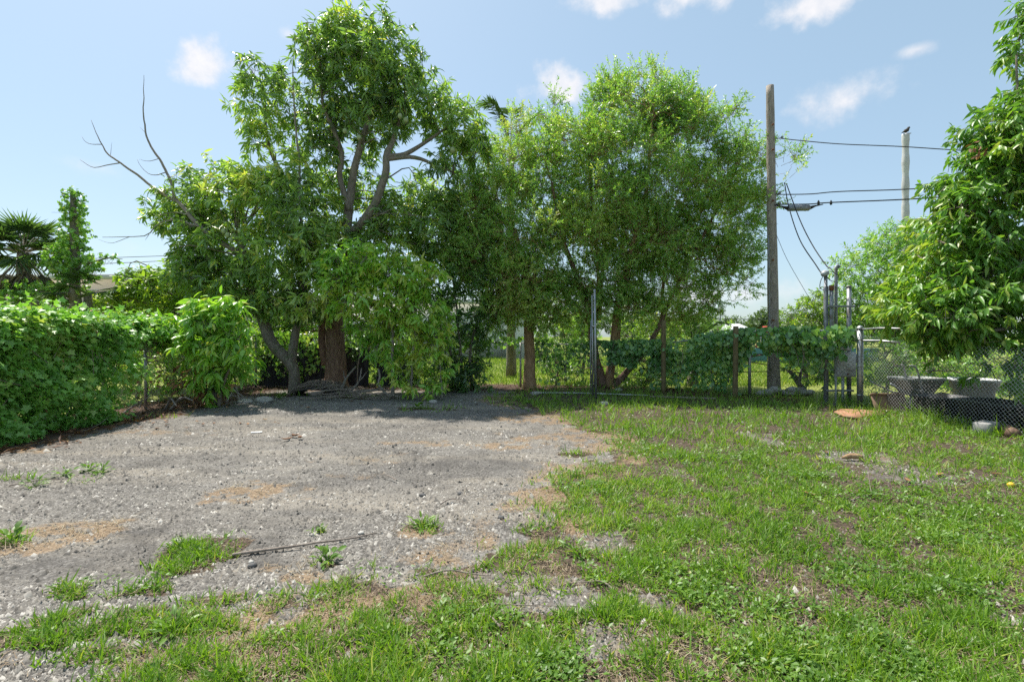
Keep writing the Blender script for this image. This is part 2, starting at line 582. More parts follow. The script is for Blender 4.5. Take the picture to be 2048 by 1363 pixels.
def ground_mat():
    m = NT('ground_gravel_soil_lawn')
    a = m.n.new('ShaderNodeAttribute')
    a.attribute_name = 'mask'
    sep = m.n.new('ShaderNodeSeparateColor')
    m.l.new(a.outputs['Color'], sep.inputs[0])
    gsoil, straw, lawn = sep.outputs[0], sep.outputs[1], sep.outputs[2]
    litter = m.attr('litter')
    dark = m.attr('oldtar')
    # gravel: stones as voronoi cells
    cellc = m.vor(62, 'Color')
    cd = m.vor(62, 'Distance')
    sc_ = m.n.new('ShaderNodeSeparateColor')
    m.l.new(cellc, sc_.inputs[0])
    stone = m.ramp(sc_.outputs[0], [(0, (.042, .038, .034)), (.3, (.10, .093, .084)), (.65, (.18, .168, .152)), (1, (.38, .36, .33))])
    gap = m.ramp(cd, [(.35, (1, 1, 1)), (.75, (.45, .43, .41))])
    grav = m.mix(1.0, stone, gap, 'MULTIPLY')
    big = m.noise(.55, 5, .6)
    grav = m.mix(m.ramp(big, [(.34, (.1, .1, .1)), (.62, (.72, .72, .72))]), grav, (.215, .20, .18))
    grav = m.mix(m.ramp(m.noise(1.0, 6, .65, m.mapv((.35, 1.5, 1))), [(.46, (0, 0, 0)), (.64, (.6, .6, .6))]), grav, (.29, .255, .205))
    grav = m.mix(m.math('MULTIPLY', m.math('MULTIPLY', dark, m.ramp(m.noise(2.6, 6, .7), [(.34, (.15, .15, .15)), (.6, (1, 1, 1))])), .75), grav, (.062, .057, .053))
    # soil and thatch under the grass
    sn = m.noise(28, 6, .7)
    soil = m.ramp(sn, [(.3, (.03, .022, .016)), (.52, (.08, .057, .04)), (.8, (.20, .15, .105))])
    strawc = m.ramp(m.noise(34, 5, .7), [(.3, (.09, .062, .04)), (.5, (.25, .17, .10)), (.72, (.42, .32, .21))])
    lawnc = m.ramp(m.noise(3.0, 6, .7), [(.3, (.14, .18, .035)), (.6, (.24, .27, .06)), (.85, (.36, .33, .12))])
    litc = m.ramp(m.noise(40, 5, .75), [(.3, (.035, .025, .018)), (.55, (.10, .062, .04)), (.8, (.24, .15, .09))])
    brk = m.noise(18, 5, .7)

    def edge(x, w=.28):
        t = m.math('ADD', x, m.math('MULTIPLY_ADD', brk, .7, -.35))
        return m.ramp(t, [(.5 - w / 2, (0, 0, 0)), (.5 + w / 2, (1, 1, 1))])
    col = m.mix(edge(gsoil), grav, soil)
    col = m.mix(m.math('MULTIPLY', edge(straw, .5), .8), col, strawc)
    col = m.mix(edge(litter, .35), col, litc)
    col = m.mix(edge(lawn), col, lawnc)
    h = m.math('ADD', m.math('MULTIPLY', cd, -.9), m.math('MULTIPLY', m.noise(90, 3), .5))
    m.pr(base=col, rough=.92, spec=.25, normal=m.bump(h, .8, .012))
    return m.m


M['ground'] = ground_mat()

# ------------------------------------------------------------------ ground layout (world metres)
XL, XR = -7.4, 7.4            # side fences
RAIL = np.array([(-7.45, 14.6, 1.58), (-4.5, 14.75, 1.50), (-1.8, 14.8, 1.36), (1.0, 14.6, 1.28), (2.4, 14.2, 1.25),
                 (4.0, 13.6, 1.29), (5.85, 12.3, 1.60), (7.3, 10.5, 1.62)])


def fence_y(x):
    return np.interp(x, RAIL[:, 0], RAIL[:, 1])


GRASS_POLY = np.array([G(*p)[:2] for p in [(990, 806), (1090, 832), (1190, 860), (1252, 900), (1225, 918), (1150, 936), (1160, 962), (1085, 1000),
                                            (1115, 1050), (1000, 1085), (930, 1108), (860, 1142), (760, 1152), (640, 1166), (540, 1195),
                                            (510, 1260), (390, 1315), (240, 1363), (200, 1600)]] +
                      [(9.5, .6), (9.5, 10.4), (7.3, 10.6), (5.85, 12.4), (4.0, 13.7), (1.0, 14.0), (-.4, 12.6)])


def poly_sd(x, y, poly):
    n = len(poly)
    best = np.full(x.shape, 1e9)
    inside = np.zeros(x.shape, bool)
    for i in range(n):
        ax, ay = poly[i]
        bx, by = poly[(i + 1) % n]
        ex, ey = bx - ax, by - ay
        t = np.clip(((x - ax) * ex + (y - ay) * ey) / (ex * ex + ey * ey + 1e-12), 0, 1)
        best = np.minimum(best, np.hypot(x - ax - t * ex, y - ay - t * ey))
        c = ((ay > y) != (by > y)) & (x < (bx - ax) * (y - ay) / (by - ay + 1e-12) + ax)
        inside ^= c
    return np.where(inside, best, -best)


def ell(px, py, rx, ry, k=1.0):
    g = G(px, py)
    d = g[1]
    return (g[0], d, rx / FPX * d, d * d * ry / (FPX * CH), k)


PATCH = [ell(410, 1095, 75, 34), ell(345, 1132, 70, 18), ell(205, 1175, 120, 20), ell(270, 1240, 220, 34), ell(50, 1275, 120, 26), ell(420, 1195, 75, 12, .7),
         ell(300, 1310, 240, 26, .35), ell(640, 1060, 20, 6, .3), ell(840, 1052, 40, 12, .55), ell(650, 1126, 40, 8, .6), ell(1075, 1060, 60, 14, .6),
         ell(1165, 905, 60, 8, .4), ell(560, 790, 60, 4, .6), ell(850, 818, 70, 5, .5), ell(720, 793, 40, 4, .5), ell(40, 955, 40, 7, .3), ell(150, 960, 50, 8, .3),
         ell(20, 1085, 40, 8, .5), ell(300, 838, 60, 5, .4)]
BARE = [ell(1110, 1200, 110, 42, 1), ell(1000, 1160, 140, 22, .9), ell(1215, 1085, 110, 32, .9), ell(1190, 1290, 85, 40, .9), ell(1690, 920, 100, 16, 1),
        ell(1800, 950, 140, 18, .8), ell(1520, 876, 44, 13, .9), ell(1960, 985, 100, 26, .7), ell(1650, 838, 70, 9, .8), ell(1345, 940, 70, 12, .7), ell(1300, 1215, 70, 30, .8),
        ell(2030, 1240, 70, 36, .8), ell(1240, 830, 90, 8, .7), ell(1390, 1325, 80, 40, .7), ell(700, 1260, 60, 26, .7), ell(560, 1320, 60, 24, .6), ell(1960, 900, 120, 12, .6),
        ell(1130, 818, 70, 8, .8), ell(1460, 1040, 40, 12, .4), ell(860, 1330, 60, 24, .5)]
STRAW = [ell(500, 982, 95, 20, 1), ell(560, 972, 50, 8, .8), ell(110, 1062, 120, 16, 1), ell(40, 1092, 90, 18, 1), ell(200, 1045, 80, 8, .7), ell(1010, 890, 46, 12, .8), ell(870, 885, 110, 8, .6),
         ell(740, 915, 110, 10, .45), ell(1130, 868, 130, 18, .7), ell(600, 1148, 60, 16, .9), ell(540, 1130, 60, 10, .6), ell(1095, 990, 90, 20, .8), ell(1050, 835, 70, 8, .8), ell(830, 1062, 50, 10, .8),
         ell(900, 1105, 90, 16, .7), ell(20, 905, 60, 8, .7), ell(300, 865, 160, 5, .5), ell(490, 1205, 70, 14, .8), ell(700, 950, 60, 6, .4), ell(1160, 935, 60, 10, .6), ell(1790, 925, 90, 10, .5), ell(450, 1350, 100, 18, .6)]
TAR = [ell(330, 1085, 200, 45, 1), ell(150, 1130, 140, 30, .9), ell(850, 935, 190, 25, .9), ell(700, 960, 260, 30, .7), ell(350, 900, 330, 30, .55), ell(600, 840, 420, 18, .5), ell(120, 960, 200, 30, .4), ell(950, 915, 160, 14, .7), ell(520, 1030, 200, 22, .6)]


def ells(x, y, L, wx, wy):
    v = np.zeros_like(x)
    for cx, cy, rx, ry, k in L:
        q = np.hypot((x + wx * rx * .9 - cx) / rx, (y + wy * ry * .9 - cy) / ry)
        v = np.maximum(v, k * sstep(1.25, .55, q))
    return v


def ground_fields(x, y):
    wx = fb2(x, y, 1.6, 11) - .5
    wy = fb2(x, y, 1.6, 21) - .5
    fx = fb2(x, y, 5.0, 31) - .5
    fy = fb2(x, y, 5.0, 41) - .5
    inyard = sstep(-.25, .25, fence_y(x) - y) * sstep(XL - .4, XL + .3, x) * sstep(9.6, 9.2, x)
    sd = poly_sd(x + wx * 1.0 + fx * .55, y + wy * 1.1 + fy * .7, GRASS_POLY)
    g = sstep(-.35, .45, sd + .55 * (fb2(x, y, 6.0, 55) - .5))
    g = np.maximum(g, ells(x, y, PATCH, (wx + fx) * 1.2, (wy + fy) * 1.2))
    g = g * (1 - .86 * ells(x, y, BARE, (wx + fx) * 2, (wy + fy) * 2))
    g = g * sstep(.20, .46, fb2(x, y, 2.6, 51) + .35 * sstep(.3, 1.5, sd) * (x > 0))
    soil = sstep(.1, .5, np.maximum(g, .75 * sstep(-.1, .2, sd + .6 * (fb2(x, y, 3, 71) - .5))))
    soil = soil * (1 - .62 * ells(x, y, BARE[:7] + BARE[9:12], (wx + fx) * 2, (wy + fy) * 2))
    straw = np.maximum(ells(x, y, STRAW, (wx + fx) * 2.2, (wy + fy) * 2.2) * sstep(.30, .55, fb2(x, y, 7.0, 81)) * 1.15,
                       .85 * sstep(-.9, -.1, sd) * sstep(.7, .1, sd) * sstep(.38, .58, fb2(x, y, 3.2, 91)))
    fd = np.minimum(fence_y(x) - y, x - XL)
    litter = sstep(1.5, .35, fd + (fb2(x, y, 1.3, 61) - .5) * 1.6 + .5 * sstep(1.0, 4.0, x)) * sstep(-1.5, -.2, fd) * (x < 6.9)
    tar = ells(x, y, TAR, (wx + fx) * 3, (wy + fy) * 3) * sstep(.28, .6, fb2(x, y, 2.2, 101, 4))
    lawn = np.where(inyard < .5, sstep(.3, 1.2, -fd) if np.ndim(fd) else 0, 0.0)
    return g * inyard, soil, straw * inyard, litter, tar * inyard, lawn, inyard


def gz(x, y):
    x = np.asarray(x, float)
    y = np.asarray(y, float)
    near = sstep(60, 20, np.hypot(x, y))
    return ((fb2(x, y, .5, 5) - .5) * .10 + (fb2(x, y, 2.5, 6) - .5) * .035) * near


def axis(dense0, dense1, n, outer, m):
    a = np.linspace(dense0, dense1, n)
    step = (dense1 - dense0) / (n - 1)
    g = np.cumsum(step * (1.0 + np.geomspace(.3, (outer / m) / step * 6, m)))
    g = g / g[-1] * outer
    return np.concatenate([dense0 - g[::-1], a, dense1 + g])


gx = axis(-9.5, 9.5, 400, 900, 30)
gy = axis(.6, 15.6, 340, 900, 30)
XX, YY = np.meshgrid(gx, gy, indexing='ij')
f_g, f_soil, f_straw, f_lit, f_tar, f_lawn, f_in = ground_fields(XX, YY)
ZZ = gz(XX, YY) + f_lit * .03
nx_, ny_ = len(gx), len(gy)
ii, jj = np.meshgrid(np.arange(nx_ - 1), np.arange(ny_ - 1), indexing='ij')
q0 = ii * ny_ + jj
GQ = np.stack([q0, q0 + ny_, q0 + ny_ + 1, q0 + 1], -1).reshape(-1, 4)
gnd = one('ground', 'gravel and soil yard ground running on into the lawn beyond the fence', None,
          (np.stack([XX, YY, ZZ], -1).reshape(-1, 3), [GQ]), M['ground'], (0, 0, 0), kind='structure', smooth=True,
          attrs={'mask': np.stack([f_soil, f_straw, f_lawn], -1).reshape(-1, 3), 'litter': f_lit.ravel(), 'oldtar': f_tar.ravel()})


def on_ground(p, dz=0.0):
    p = np.array(p, float)
    p[..., 2] = gz(p[..., 0], p[..., 1]) + dz
    return p


# ------------------------------------------------------------------ leaves
def tmpl(kind):
    if kind == 'rhomb':
        V = [(0, 0, 0), (.42, .5, .07), (1, 0, -.03), (.42, -.5, .07)]
        T = [(0, 2, 1), (0, 3, 2)]
    elif kind == 'lance':
        V = [(0, 0, 0), (.3, .44, .05), (.3, 0, 0), (.3, -.44, .05), (.66, .40, .02), (.66, 0, -.04), (.66, -.40, .02), (1, 0, -.15)]
        T = [(0, 2, 1), (0, 3, 2), (1, 2, 5), (1, 5, 4), (2, 3, 6), (2, 6, 5), (4, 5, 7), (5, 6, 7)]
    elif kind == 'heart':
        V = [(.12, 0, 0), (0, .26, .03), (.14, .48, .05), (.5, .42, .02), (1, 0, -.14), (.5, -.42, .02), (.14, -.48, .05), (0, -.26, .03), (.5, 0, -.03)]
        T = [(0, 8, 1), (1, 8, 2), (2, 8, 3), (3, 8, 4), (4, 8, 5), (5, 8, 6), (6, 8, 7), (7, 8, 0)]
    elif kind == 'lobed':
        V = [(.1, 0, 0), (0, .34, .04), (.28, .26, .0), (.42, .55, .05), (.58, .22, .0), (1, 0, -.08), (.58, -.22, 0), (.42, -.55, .05), (.28, -.26, 0), (0, -.34, .04)]
        T = [(0, 2, 1), (0, 4, 2), (2, 4, 3), (0, 5, 4), (0, 6, 5), (0, 8, 6), (8, 7, 6), (0, 9, 8)]
    elif kind == 'blade':
        V = [(0, .5, 0), (0, -.5, 0), (.5, .42, .06), (.5, -.42, .06), (1, 0, -.06)]
        T = [(0, 1, 3), (0, 3, 2), (2, 3, 4)]
    elif kind == 'tri':
        V = [(0, .5, 0), (0, -.5, 0), (1, 0, 0)]
        T = [(0, 1, 2)]
    return np.array(V, float), np.array(T)


TM = {k: tmpl(k) for k in ('rhomb', 'lance', 'heart', 'lobed', 'blade', 'tri')}


def leaf_arrays(pos, dr, nm, L, W, tint, kind):
    tv, tt = TM[kind]
    dr = nrmz(dr)
    nm = nrmz(nm - dr * np.sum(nm * dr, -1, keepdims=True))
    sd = np.cross(nm, dr)
    V = (pos[:, None] + (L[:, None] * tv[None, :, 0])[..., None] * dr[:, None] + (W[:, None] * tv[None, :, 1])[..., None] * sd[:, None]
         + (L[:, None] * tv[None, :, 2])[..., None] * nm[:, None])
    m = len(tv)
    F = (np.arange(len(pos)) * m)[:, None, None] + tt[None]
    return V.reshape(-1, 3), F.reshape(-1, 3), np.repeat(tint, m)


_leafmesh = {}


def leaf_mesh(kind, mat, q):
    key = (kind, mat.name, q)
    if key not in _leafmesh:
        tv, tt = TM[kind]
        _leafmesh[key] = mk_mesh('leaf', tv, [tt], mat, {'tint': np.full(len(tv), (q + .5) / 5)})
    return _leafmesh[key]


def pick_front(pos, nm, L, W, n):
    d = pos[:, 1]
    px = pos[:, 0] / d * FPX + 1024
    py = HZ - (pos[:, 2] - CH) / d * FPX
    ok = (px > -20) & (px < 2068) & (py > -20) & (py < 1380) & (d > .5)
    cell = (np.clip(px, -99, 2200) // 14).astype(int) * 1000 + (np.clip(py, -99, 1500) // 14).astype(int)
    u, inv = np.unique(cell, return_inverse=True)
    dm = np.full(len(u), 1e9)
    np.minimum.at(dm, inv, d)
    front = np.exp(-(d - dm[inv]) / .15)
    view = nrmz(pos - np.array([0, 0, CH]))
    sc = L * W / d ** 2 * (.25 + np.abs(np.sum(view * nrmz(nm), -1))) * front * ok
    o = np.argsort(-sc)
    # one per cell first so that they spread over the plant
    seen, out = {}, []
    for i in o[:n * 6]:
        c = inv[i]
        if seen.get(c, 0) >= 1:
            continue
        seen[c] = 1
        out.append(i)
        if len(out) >= n:
            break
    return np.array(out, int)


def foliage(th, part, pos, dr, nm, L, W, tint, kind, mat, npick=0, parent=None, extra=None):
    """one mass of leaves as a part of its plant, and its largest leaves as pieces of their own below it"""
    dr = nrmz(dr)
    nm = nrmz(nm - dr * np.sum(nm * dr, -1, keepdims=True))
    keep = np.ones(len(pos), bool)
    pk = pick_front(pos, nm, L, W, npick) if npick else []
    if len(pk):
        keep[pk] = False
    V, F, A = leaf_arrays(pos[keep], dr[keep], nm[keep], L[keep], W[keep], tint[keep], kind)
    o = th.add(part, (V, [F]), mat, parent, kind='stuff', attrs={'tint': A})
    for i in pk:
        lf = bpy.data.objects.new('leaf', leaf_mesh(kind, mat, int(np.clip(tint[i] * 5, 0, 4))))
        COL.objects.link(lf)
        lf.parent = o
        sd = np.cross(nm[i], dr[i])
        m = np.eye(4)
        m[:3, 0] = dr[i] * L[i]
        m[:3, 1] = sd * W[i]
        m[:3, 2] = nm[i] * L[i]
        m[:3, 3] = pos[i] - th.base
        lf.matrix_basis = Matrix(m.tolist())
    return o


def sample_lobes(lobes, dens, rng, inner=.45, gap=.36, gfreq=1.3, seed=0, ls=1.0):
    """cluster points in ellipsoidal lobes given as (px, py, rx, ry, depth, rdepth, weight)"""
    pts, outs = [], []
    for lb in lobes:
        px, py, rx, ry, d, rd = lb[:6]
        w = lb[6] if len(lb) > 6 else 1.0
        c = P(px, py, d)
        r = np.array([rx / FPX * d, rd, ry / FPX * d]) * ls
        n = int(dens * w * (r[0] * r[2] + r[0] * r[1] + r[1] * r[2]) / 3 * 12)
        u = nrmz(rng.normal(size=(n, 3)))
        rr = inner + (1 - inner) * rng.random(n) ** .6
        k = 1 + .5 * (fbm(u * 2.2 + c, seed + 3, 2) - .5) * 2
        p = c + u * (rr * k)[:, None] * r
        pts.append(p)
        outs.append(nrmz(u / r))
    p = np.concatenate(pts)
    o = np.concatenate(outs)
    keep = (fbm(p * gfreq, seed, 3) > gap) & (p[:, 2] > .05)
    return p[keep], o[keep]


def spray(p, o, rng, n, tw, LL, WW, spread, fwd, droop, up=.25, flat=.7, jit=.25):
    """n leaves round a twig at every cluster point"""
    K = len(p)
    T = nrmz(o * .8 + rng.normal(size=(K, 3)) * .45 + np.array([0, 0, up]))
    A = nrmz(np.cross(T, rng.normal(size=(K, 3))))
    B = np.cross(T, A)
    j = np.arange(n)
    s = (j + .4) / n
    ph = j[None] * 2.4 + rng.random((K, 1)) * 6.28 + rng.normal(size=(K, n)) * .3
    tl = tw * rng.uniform(.7, 1.3, (K, 1))
    pos = p[:, None] + T[:, None] * (tl * s[None])[..., None]
    radial = np.cos(ph)[..., None] * A[:, None] + np.sin(ph)[..., None] * B[:, None]
    dr = radial * spread + T[:, None] * (fwd * (0.5 + s))[None, :, None] + np.array([0, 0, -droop]) + rng.normal(size=(K, n, 3)) * jit
    nm = np.array([0, 0, 1.0]) + rng.normal(size=(K, n, 3)) * flat
    L = LL * rng.uniform(.5, 1.35, (K, n)) * rng.uniform(.75, 1.15, (K, 1))
    W = WW * rng.uniform(.6, 1.3, (K, n))
    return pos.reshape(-1, 3), dr.reshape(-1, 3), nm.reshape(-1, 3), L.ravel(), W.ravel(), T, tl[:, 0]


def tints(p, n, rng, seed=0, lo=.0, hi=.92, top=None):
    """leaf age per cluster: young flush here and there, older elsewhere"""
    t = .5 + (fbm(p * .9, seed + 17, 3) - .5) * 1.3
    t = np.repeat(t + rng.normal(size=len(p)) * .13, n) + rng.normal(size=len(p) * n) * .17
    t = np.clip(lo + (hi - lo) * t, 0, 1)
    t[rng.random(len(t)) < .03] = 1.0          # a few yellowed leaves
    return t


def twig_mesh(p, T, tl, r=.006, back=.25):
    """three-sided twigs for all clusters, one mesh"""
    K = len(p)
    a = p - T * back
    b = p + T * tl[:, None]
    u = nrmz(np.cross(T, np.array([.3, .5, .8])))
    v = np.cross(T, u)
    V = []
    for c, rr in ((a, r), (b, r * .4)):
        for k in range(3):
            an = k * 2.094
            V.append(c + rr * (math.cos(an) * u + math.sin(an) * v))
    V = np.stack(V, 1).reshape(-1, 3)
    q = np.array([(0, 1, 4, 3), (1, 2, 5, 4), (2, 0, 3, 5)])
    Q = (np.arange(K) * 6)[:, None, None] + q[None]
    return V, Q.reshape(-1, 4)


def curve(pts, n=24, wig=0.0, rng=None):
    """smooth path through control points (Catmull-Rom)"""
    p = np.asarray(pts, float)
    p = np.concatenate([[2 * p[0] - p[1]], p, [2 * p[-1] - p[-2]]])
    m = len(p) - 3
    t = np.linspace(0, m - 1e-6, n)
    i = t.astype(int)
    f = (t - i)[:, None]
    a, b, c, d = p[i], p[i + 1], p[i + 2], p[i + 3]
    out = .5 * ((2 * b) + (-a + c) * f + (2 * a - 5 * b + 4 * c - d) * f ** 2 + (-a + 3 * b - 3 * c + d) * f ** 3)
    if wig:
        out = out + (fbm(out * 2.2 + 5, 9, 3)[:, None] - .5) * wig
    return out


def branches(mb, skel, targets, rng, r0=.022, r1=.006, n=7):
    """thin boughs from the nearest limb point to leaf clusters"""
    for t in targets:
        dd = np.linalg.norm(skel - t, axis=1) + .6 * np.maximum(0, skel[:, 2] - t[2])
        s = skel[int(np.argmin(dd))]
        mid = (s + t) / 2 + rng.normal(size=3) * .12 * np.linalg.norm(t - s) + np.array([0, 0, .12 * np.linalg.norm(t - s)])
        mb.tube(curve([s, mid, t], n), np.linspace(r0, r1, n), 5, cap=False)


def px_path(pts, d=None):
    return [P(*(p if len(p) == 3 else (*p, d))) for p in pts]


# ------------------------------------------------------------------ fences
def chain_link(mb, fn, length, h, w=.036, r=.0026):
    """woven zigzag wires; fn(s, v) maps distance along and height to world"""
    ns, nk = int(length / w), int(h / w)
    k = np.arange(nk + 1)
    for i in range(ns):
        u = i * w + ((k + i) % 2) * w
        s = np.minimum(u, length)
        pts = fn(s, k * w)
        off = (((k + i) % 2) * 2 - 1) * r * .8
        t = nrmz(np.gradient(pts, axis=0))
        a = nrmz(np.cross(t, np.array([0, 0, 1.0]) + t * .01 + .001))
        b = np.cross(t, a)
        pts = pts + a * 0 + b * 0
        V = []
        for q in range(3):
            an = q * 2.094 + .5
            V.append(pts + r * (math.cos(an) * a + math.sin(an) * b) + off[:, None] * a)
        V = np.stack(V, 1).reshape(-1, 3)
        j = np.arange(nk)
        Q = np.concatenate([np.stack([j * 3 + e, j * 3 + (e + 1) % 3, (j + 1) * 3 + (e + 1) % 3, (j + 1) * 3 + e], -1) for e in range(3)])
        mb.add(V, None, Q)


def polyline_fn(P2, top=None, sag=0.0):
    P2 = np.asarray(P2, float)
    seg = np.hypot(*np.diff(P2[:, :2], axis=0).T)
    cs = np.concatenate([[0], np.cumsum(seg)])

    def fn(s, v):
        x = np.interp(s, cs, P2[:, 0])
        y = np.interp(s, cs, P2[:, 1])
        z = np.interp(s, cs, P2[:, 2])
        hv = v / v.max() if np.ndim(v) and v.max() > 0 else v
        n = fbm(np.stack([x * .8, y * .8, np.asarray(v) * 1.2 + 0 * x], -1), 77, 2) - .5
        return np.stack([x + n * .06, y + n * .06, .03 + hv * (z - .03)], -1)
    return fn, cs[-1]


def post_mb(x, y, h, r, n=12):
    mb = MB().tube([(x, y, -.05), (x, y, h * .5), (x, y, h)], r, n)
    return mb


def cap_mb(x, y, h, r):
    p = [(x, y, h), (x, y, h + .012), (x, y, h + r * .8), (x, y, h + r * 1.25)]
    return MB().tube(p, [r * 1.18, r * 1.2, r * .9, r * .2], 12)


# left side fence
lf = Thing('chain_link_fence', 'grey chain link fence along the left side, half buried under lobed vines', 'fence', (XL, 10, 0))
LP = [(XL, 4.6, 1.5), (XL, 7.4, 1.5), (XL, 10.1, 1.38), (-7.43, 13.4, 1.42), (-7.45, 14.5, 1.55)]
for x, y, z in LP[:-1]:
    p = lf.add('post', post_mb(x, y, z, .03), M['galv'], smooth=True)
    lf.add('post_cap', cap_mb(x, y, z, .03), M['galv'], p, smooth=True)
lf.add('top_rail', MB().tube(curve([np.array(p) + [0, 0, -.02] for p in LP], 20), .021, 8), M['galv'], smooth=True)
fn, ln_ = polyline_fn(LP)
mb = MB()
chain_link(mb, fn, ln_, 1.4)
lf.add('chain_link_mesh', mb, M['rustwire'], kind='stuff')

# back fence
bf = Thing('chain_link_fence', 'sagging chain link fence with mixed steel and wooden posts across the back', 'fence', (0, 14.6, 0))
bf.add('top_rail', MB().tube(curve(RAIL, 60), .022, 8), M['galv'], smooth=True)
fn, ln_ = polyline_fn(RAIL)
mb = MB()
chain_link(mb, fn, ln_, 1.35, w=.04, r=.0024)
bf.add('chain_link_mesh', mb, M['rustwire'], kind='stuff')
for x in (-7.45, -4.3, -2.3, .25, 2.35):
    y, z = fence_y(x), np.interp(x, RAIL[:, 0], RAIL[:, 2])
    bf.add('post', post_mb(x, y - .05, z + .03, .03), M['galv'], smooth=True)
x = 5.83
p = bf.add('post', post_mb(x, 12.27, 1.63, .036), M['galv'], smooth=True)
bf.add('post_cap', cap_mb(x, 12.27, 1.63, .036), M['galv'], p, smooth=True)
for px, top, bot, lean in ((1327, 640, 787, 0), (1470, 652, 797, .02)):
    g = G(px, bot)
    h = 1.5 - (top - HZ) / FPX * g[1]
    mbp = MB()
    n = 9
    pth = [(g[0] + lean * t, g[1], -.05 + (h + .05) * t) for t in np.linspace(0, 1, n)]
    mbp.tube(pth, .062, 10, wob=.12, seed=int(px))
    bf.add('wooden_post', mbp, M['post_wood'], label='weathered round wooden post')

# right fence with its corner post
rf = Thing('chain_link_fence', 'leaning chain link fence with a thick corner post in front of the plastic tubs', 'fence', (7.35, 9, 0))
p = rf.add('corner_post', post_mb(7.31, 10.5, 1.65, .06, 14), M['galv'], smooth=True)
rf.add('post_cap', cap_mb(7.31, 10.5, 1.65, .06), M['galv'], p, smooth=True)
for zz in (.25, .85, 1.42):
    rf.add('tension_band', MB().tube([(7.31, 10.5, zz), (7.31, 10.5, zz + .03)], .066, 14), M['galv'], p)
p2 = rf.add('post', post_mb(7.5, 6.2, 1.4, .035), M['galv'], smooth=True)
rf.add('top_rail', MB().tube([(7.31, 10.5, 1.64), (7.36, 10.0, 1.66), (7.5, 9.2, 1.63)], .02, 8), M['galv'], smooth=True)
rf.add('brace_rail', MB().tube([(7.02, 10.85, 1.41), (7.31, 10.5, 1.41), (7.36, 10.0, 1.41), (7.44, 9.6, 1.38)], .02, 8), M['galv'], smooth=True)
RP = np.array([(7.33, 10.45, 1.5), (7.46, 9.6, 1.42), (7.5, 8.6, 1.35), (7.52, 7.4, 1.3), (7.5, 5.2, 1.3)])


def rfn(s, v):
    seg = np.hypot(*np.diff(RP[:, :2], axis=0).T)
    cs = np.concatenate([[0], np.cumsum(seg)])
    hv = v / v.max()
    sk = np.clip(s - .22 * hv * np.exp(-((s - 1.1) / .7) ** 2), 0, None)       # torn fabric leans towards the post
    x, y, z = (np.interp(sk, cs, RP[:, i]) for i in range(3))
    b = .12 * np.sin(hv * 3.1) * np.sin(np.clip(s / cs[-1], 0, 1) * 7) + .10 * hv * sstep(.6, 2.0, s)
    n = fbm(np.stack([x * 1.1, y * 1.1, v * 1.4], -1), 78, 2) - .5
    return np.stack([x + b * .5 + n * .10 - .10 * (1 - hv) * sstep(.3, 1.5, s), y + n * .04, .02 + hv * z], -1)


mb = MB()
chain_link(mb, rfn, 5.2, 1.5, w=.036, r=.0036)
rf.add('chain_link_mesh', mb, M['wire'], kind='stuff')

# black shade cloth tied on the back fence behind the mango trunk
tp = Thing('shade_cloth', 'black shade cloth sagging on the fence behind the mango trunk', 'shade cloth', (-5.6, 14.6, 0))
for x0, x1, h0 in ((-7.35, -6.2, 1.0), (-6.24, -5.2, 1.3), (-5.25, -4.2, 1.25), (-4.0, -3.1, .8)):
    u, v = np.meshgrid(np.linspace(0, 1, 22), np.linspace(0, 1, 16), indexing='ij')
    x = x0 + (x1 - x0) * u
    z = .05 + (h0 - .08 * np.sin(u * 3.1) - .55 * np.maximum(0, fb2(x, x * 0, 2.6, 16) - .42)) * v
    y = fence_y(x) - .07 + .05 * np.sin(u * 17 + v * 3) + .10 * (fb2(x * 1.0, z, 3.0, 15) - .5)
    V = np.stack([x, y, z], -1).reshape(-1, 3)
    i, j = np.meshgrid(np.arange(21), np.arange(15), indexing='ij')
    q = i * 16 + j
    Q = np.stack([q, q + 16, q + 17, q + 1], -1).reshape(-1, 4)
    V2 = V + np.array([0, .006, 0])
    tp.add('cloth_panel', (np.concatenate([V, V2]), [np.concatenate([Q, Q[:, ::-1] + len(V)])]), M['tarp'], smooth=True)

# ------------------------------------------------------------------ pole, wires, service rack
pole = Thing('utility_pole', 'tall weathered wooden utility pole behind the back fence', 'utility pole', (6.85, 13.0, 0))
pp = curve([P(1548, 795, 13.0) * [1, 1, 0], P(1546, 600, 13.0), P(1543, 400, 13.0), P(1540, 172, 13.0)], 40)
pp[0][2] = -.2
mb = MB().tube(pp, np.interp(np.linspace(0, 1, 40), [0, .12, .5, 1], [.17, .142, .118, .092]), 20, wob=.13, seed=4)
pole_shaft = pole.add('shaft', mb, M['pole_wood'], smooth=True)
for py, ln2 in ((278, .18), (388, .12), (408, .12)):
    a = P(1548, py, 12.9)
    pole.add('wire_bracket', MB().tube([a, a + [ln2, -.05, .01]], .012, 6).box(a + [ln2, -.05, .02], (.05, .05, .07), bev=.01), M['conduit'])
for py in (250, 300, 402, 520, 640):
    a = P(1543, py, 12.86)
    pole.add('bolt', MB().tube([a + [.02, .02, 0], a + [.02, -.07, 0]], .014, 6).tube([a + [.02, -.045, 0], a + [.02, -.05, 0]], .03, 6), M['rust'])
pole.add('metal_tag', MB().box(P(1545, 690, 12.825), (.07, .012, .1), bev=.003), M['galv'])
mb = MB().tube(curve([P(1537, 470, 12.82), P(1539, 600, 12.8), P(1540, 740, 12.8)], 10), .014, 6)
pole.add('ground_wire_conduit', mb, M['conduit'])


def wire(name, label, pts, r, n=40, cat='cable', group=None, wig=.0):
    c = curve(pts, n, wig)
    return one(name, label, cat, MB().tube(c, r, 6), M['cable'], c[0], group, smooth=True)


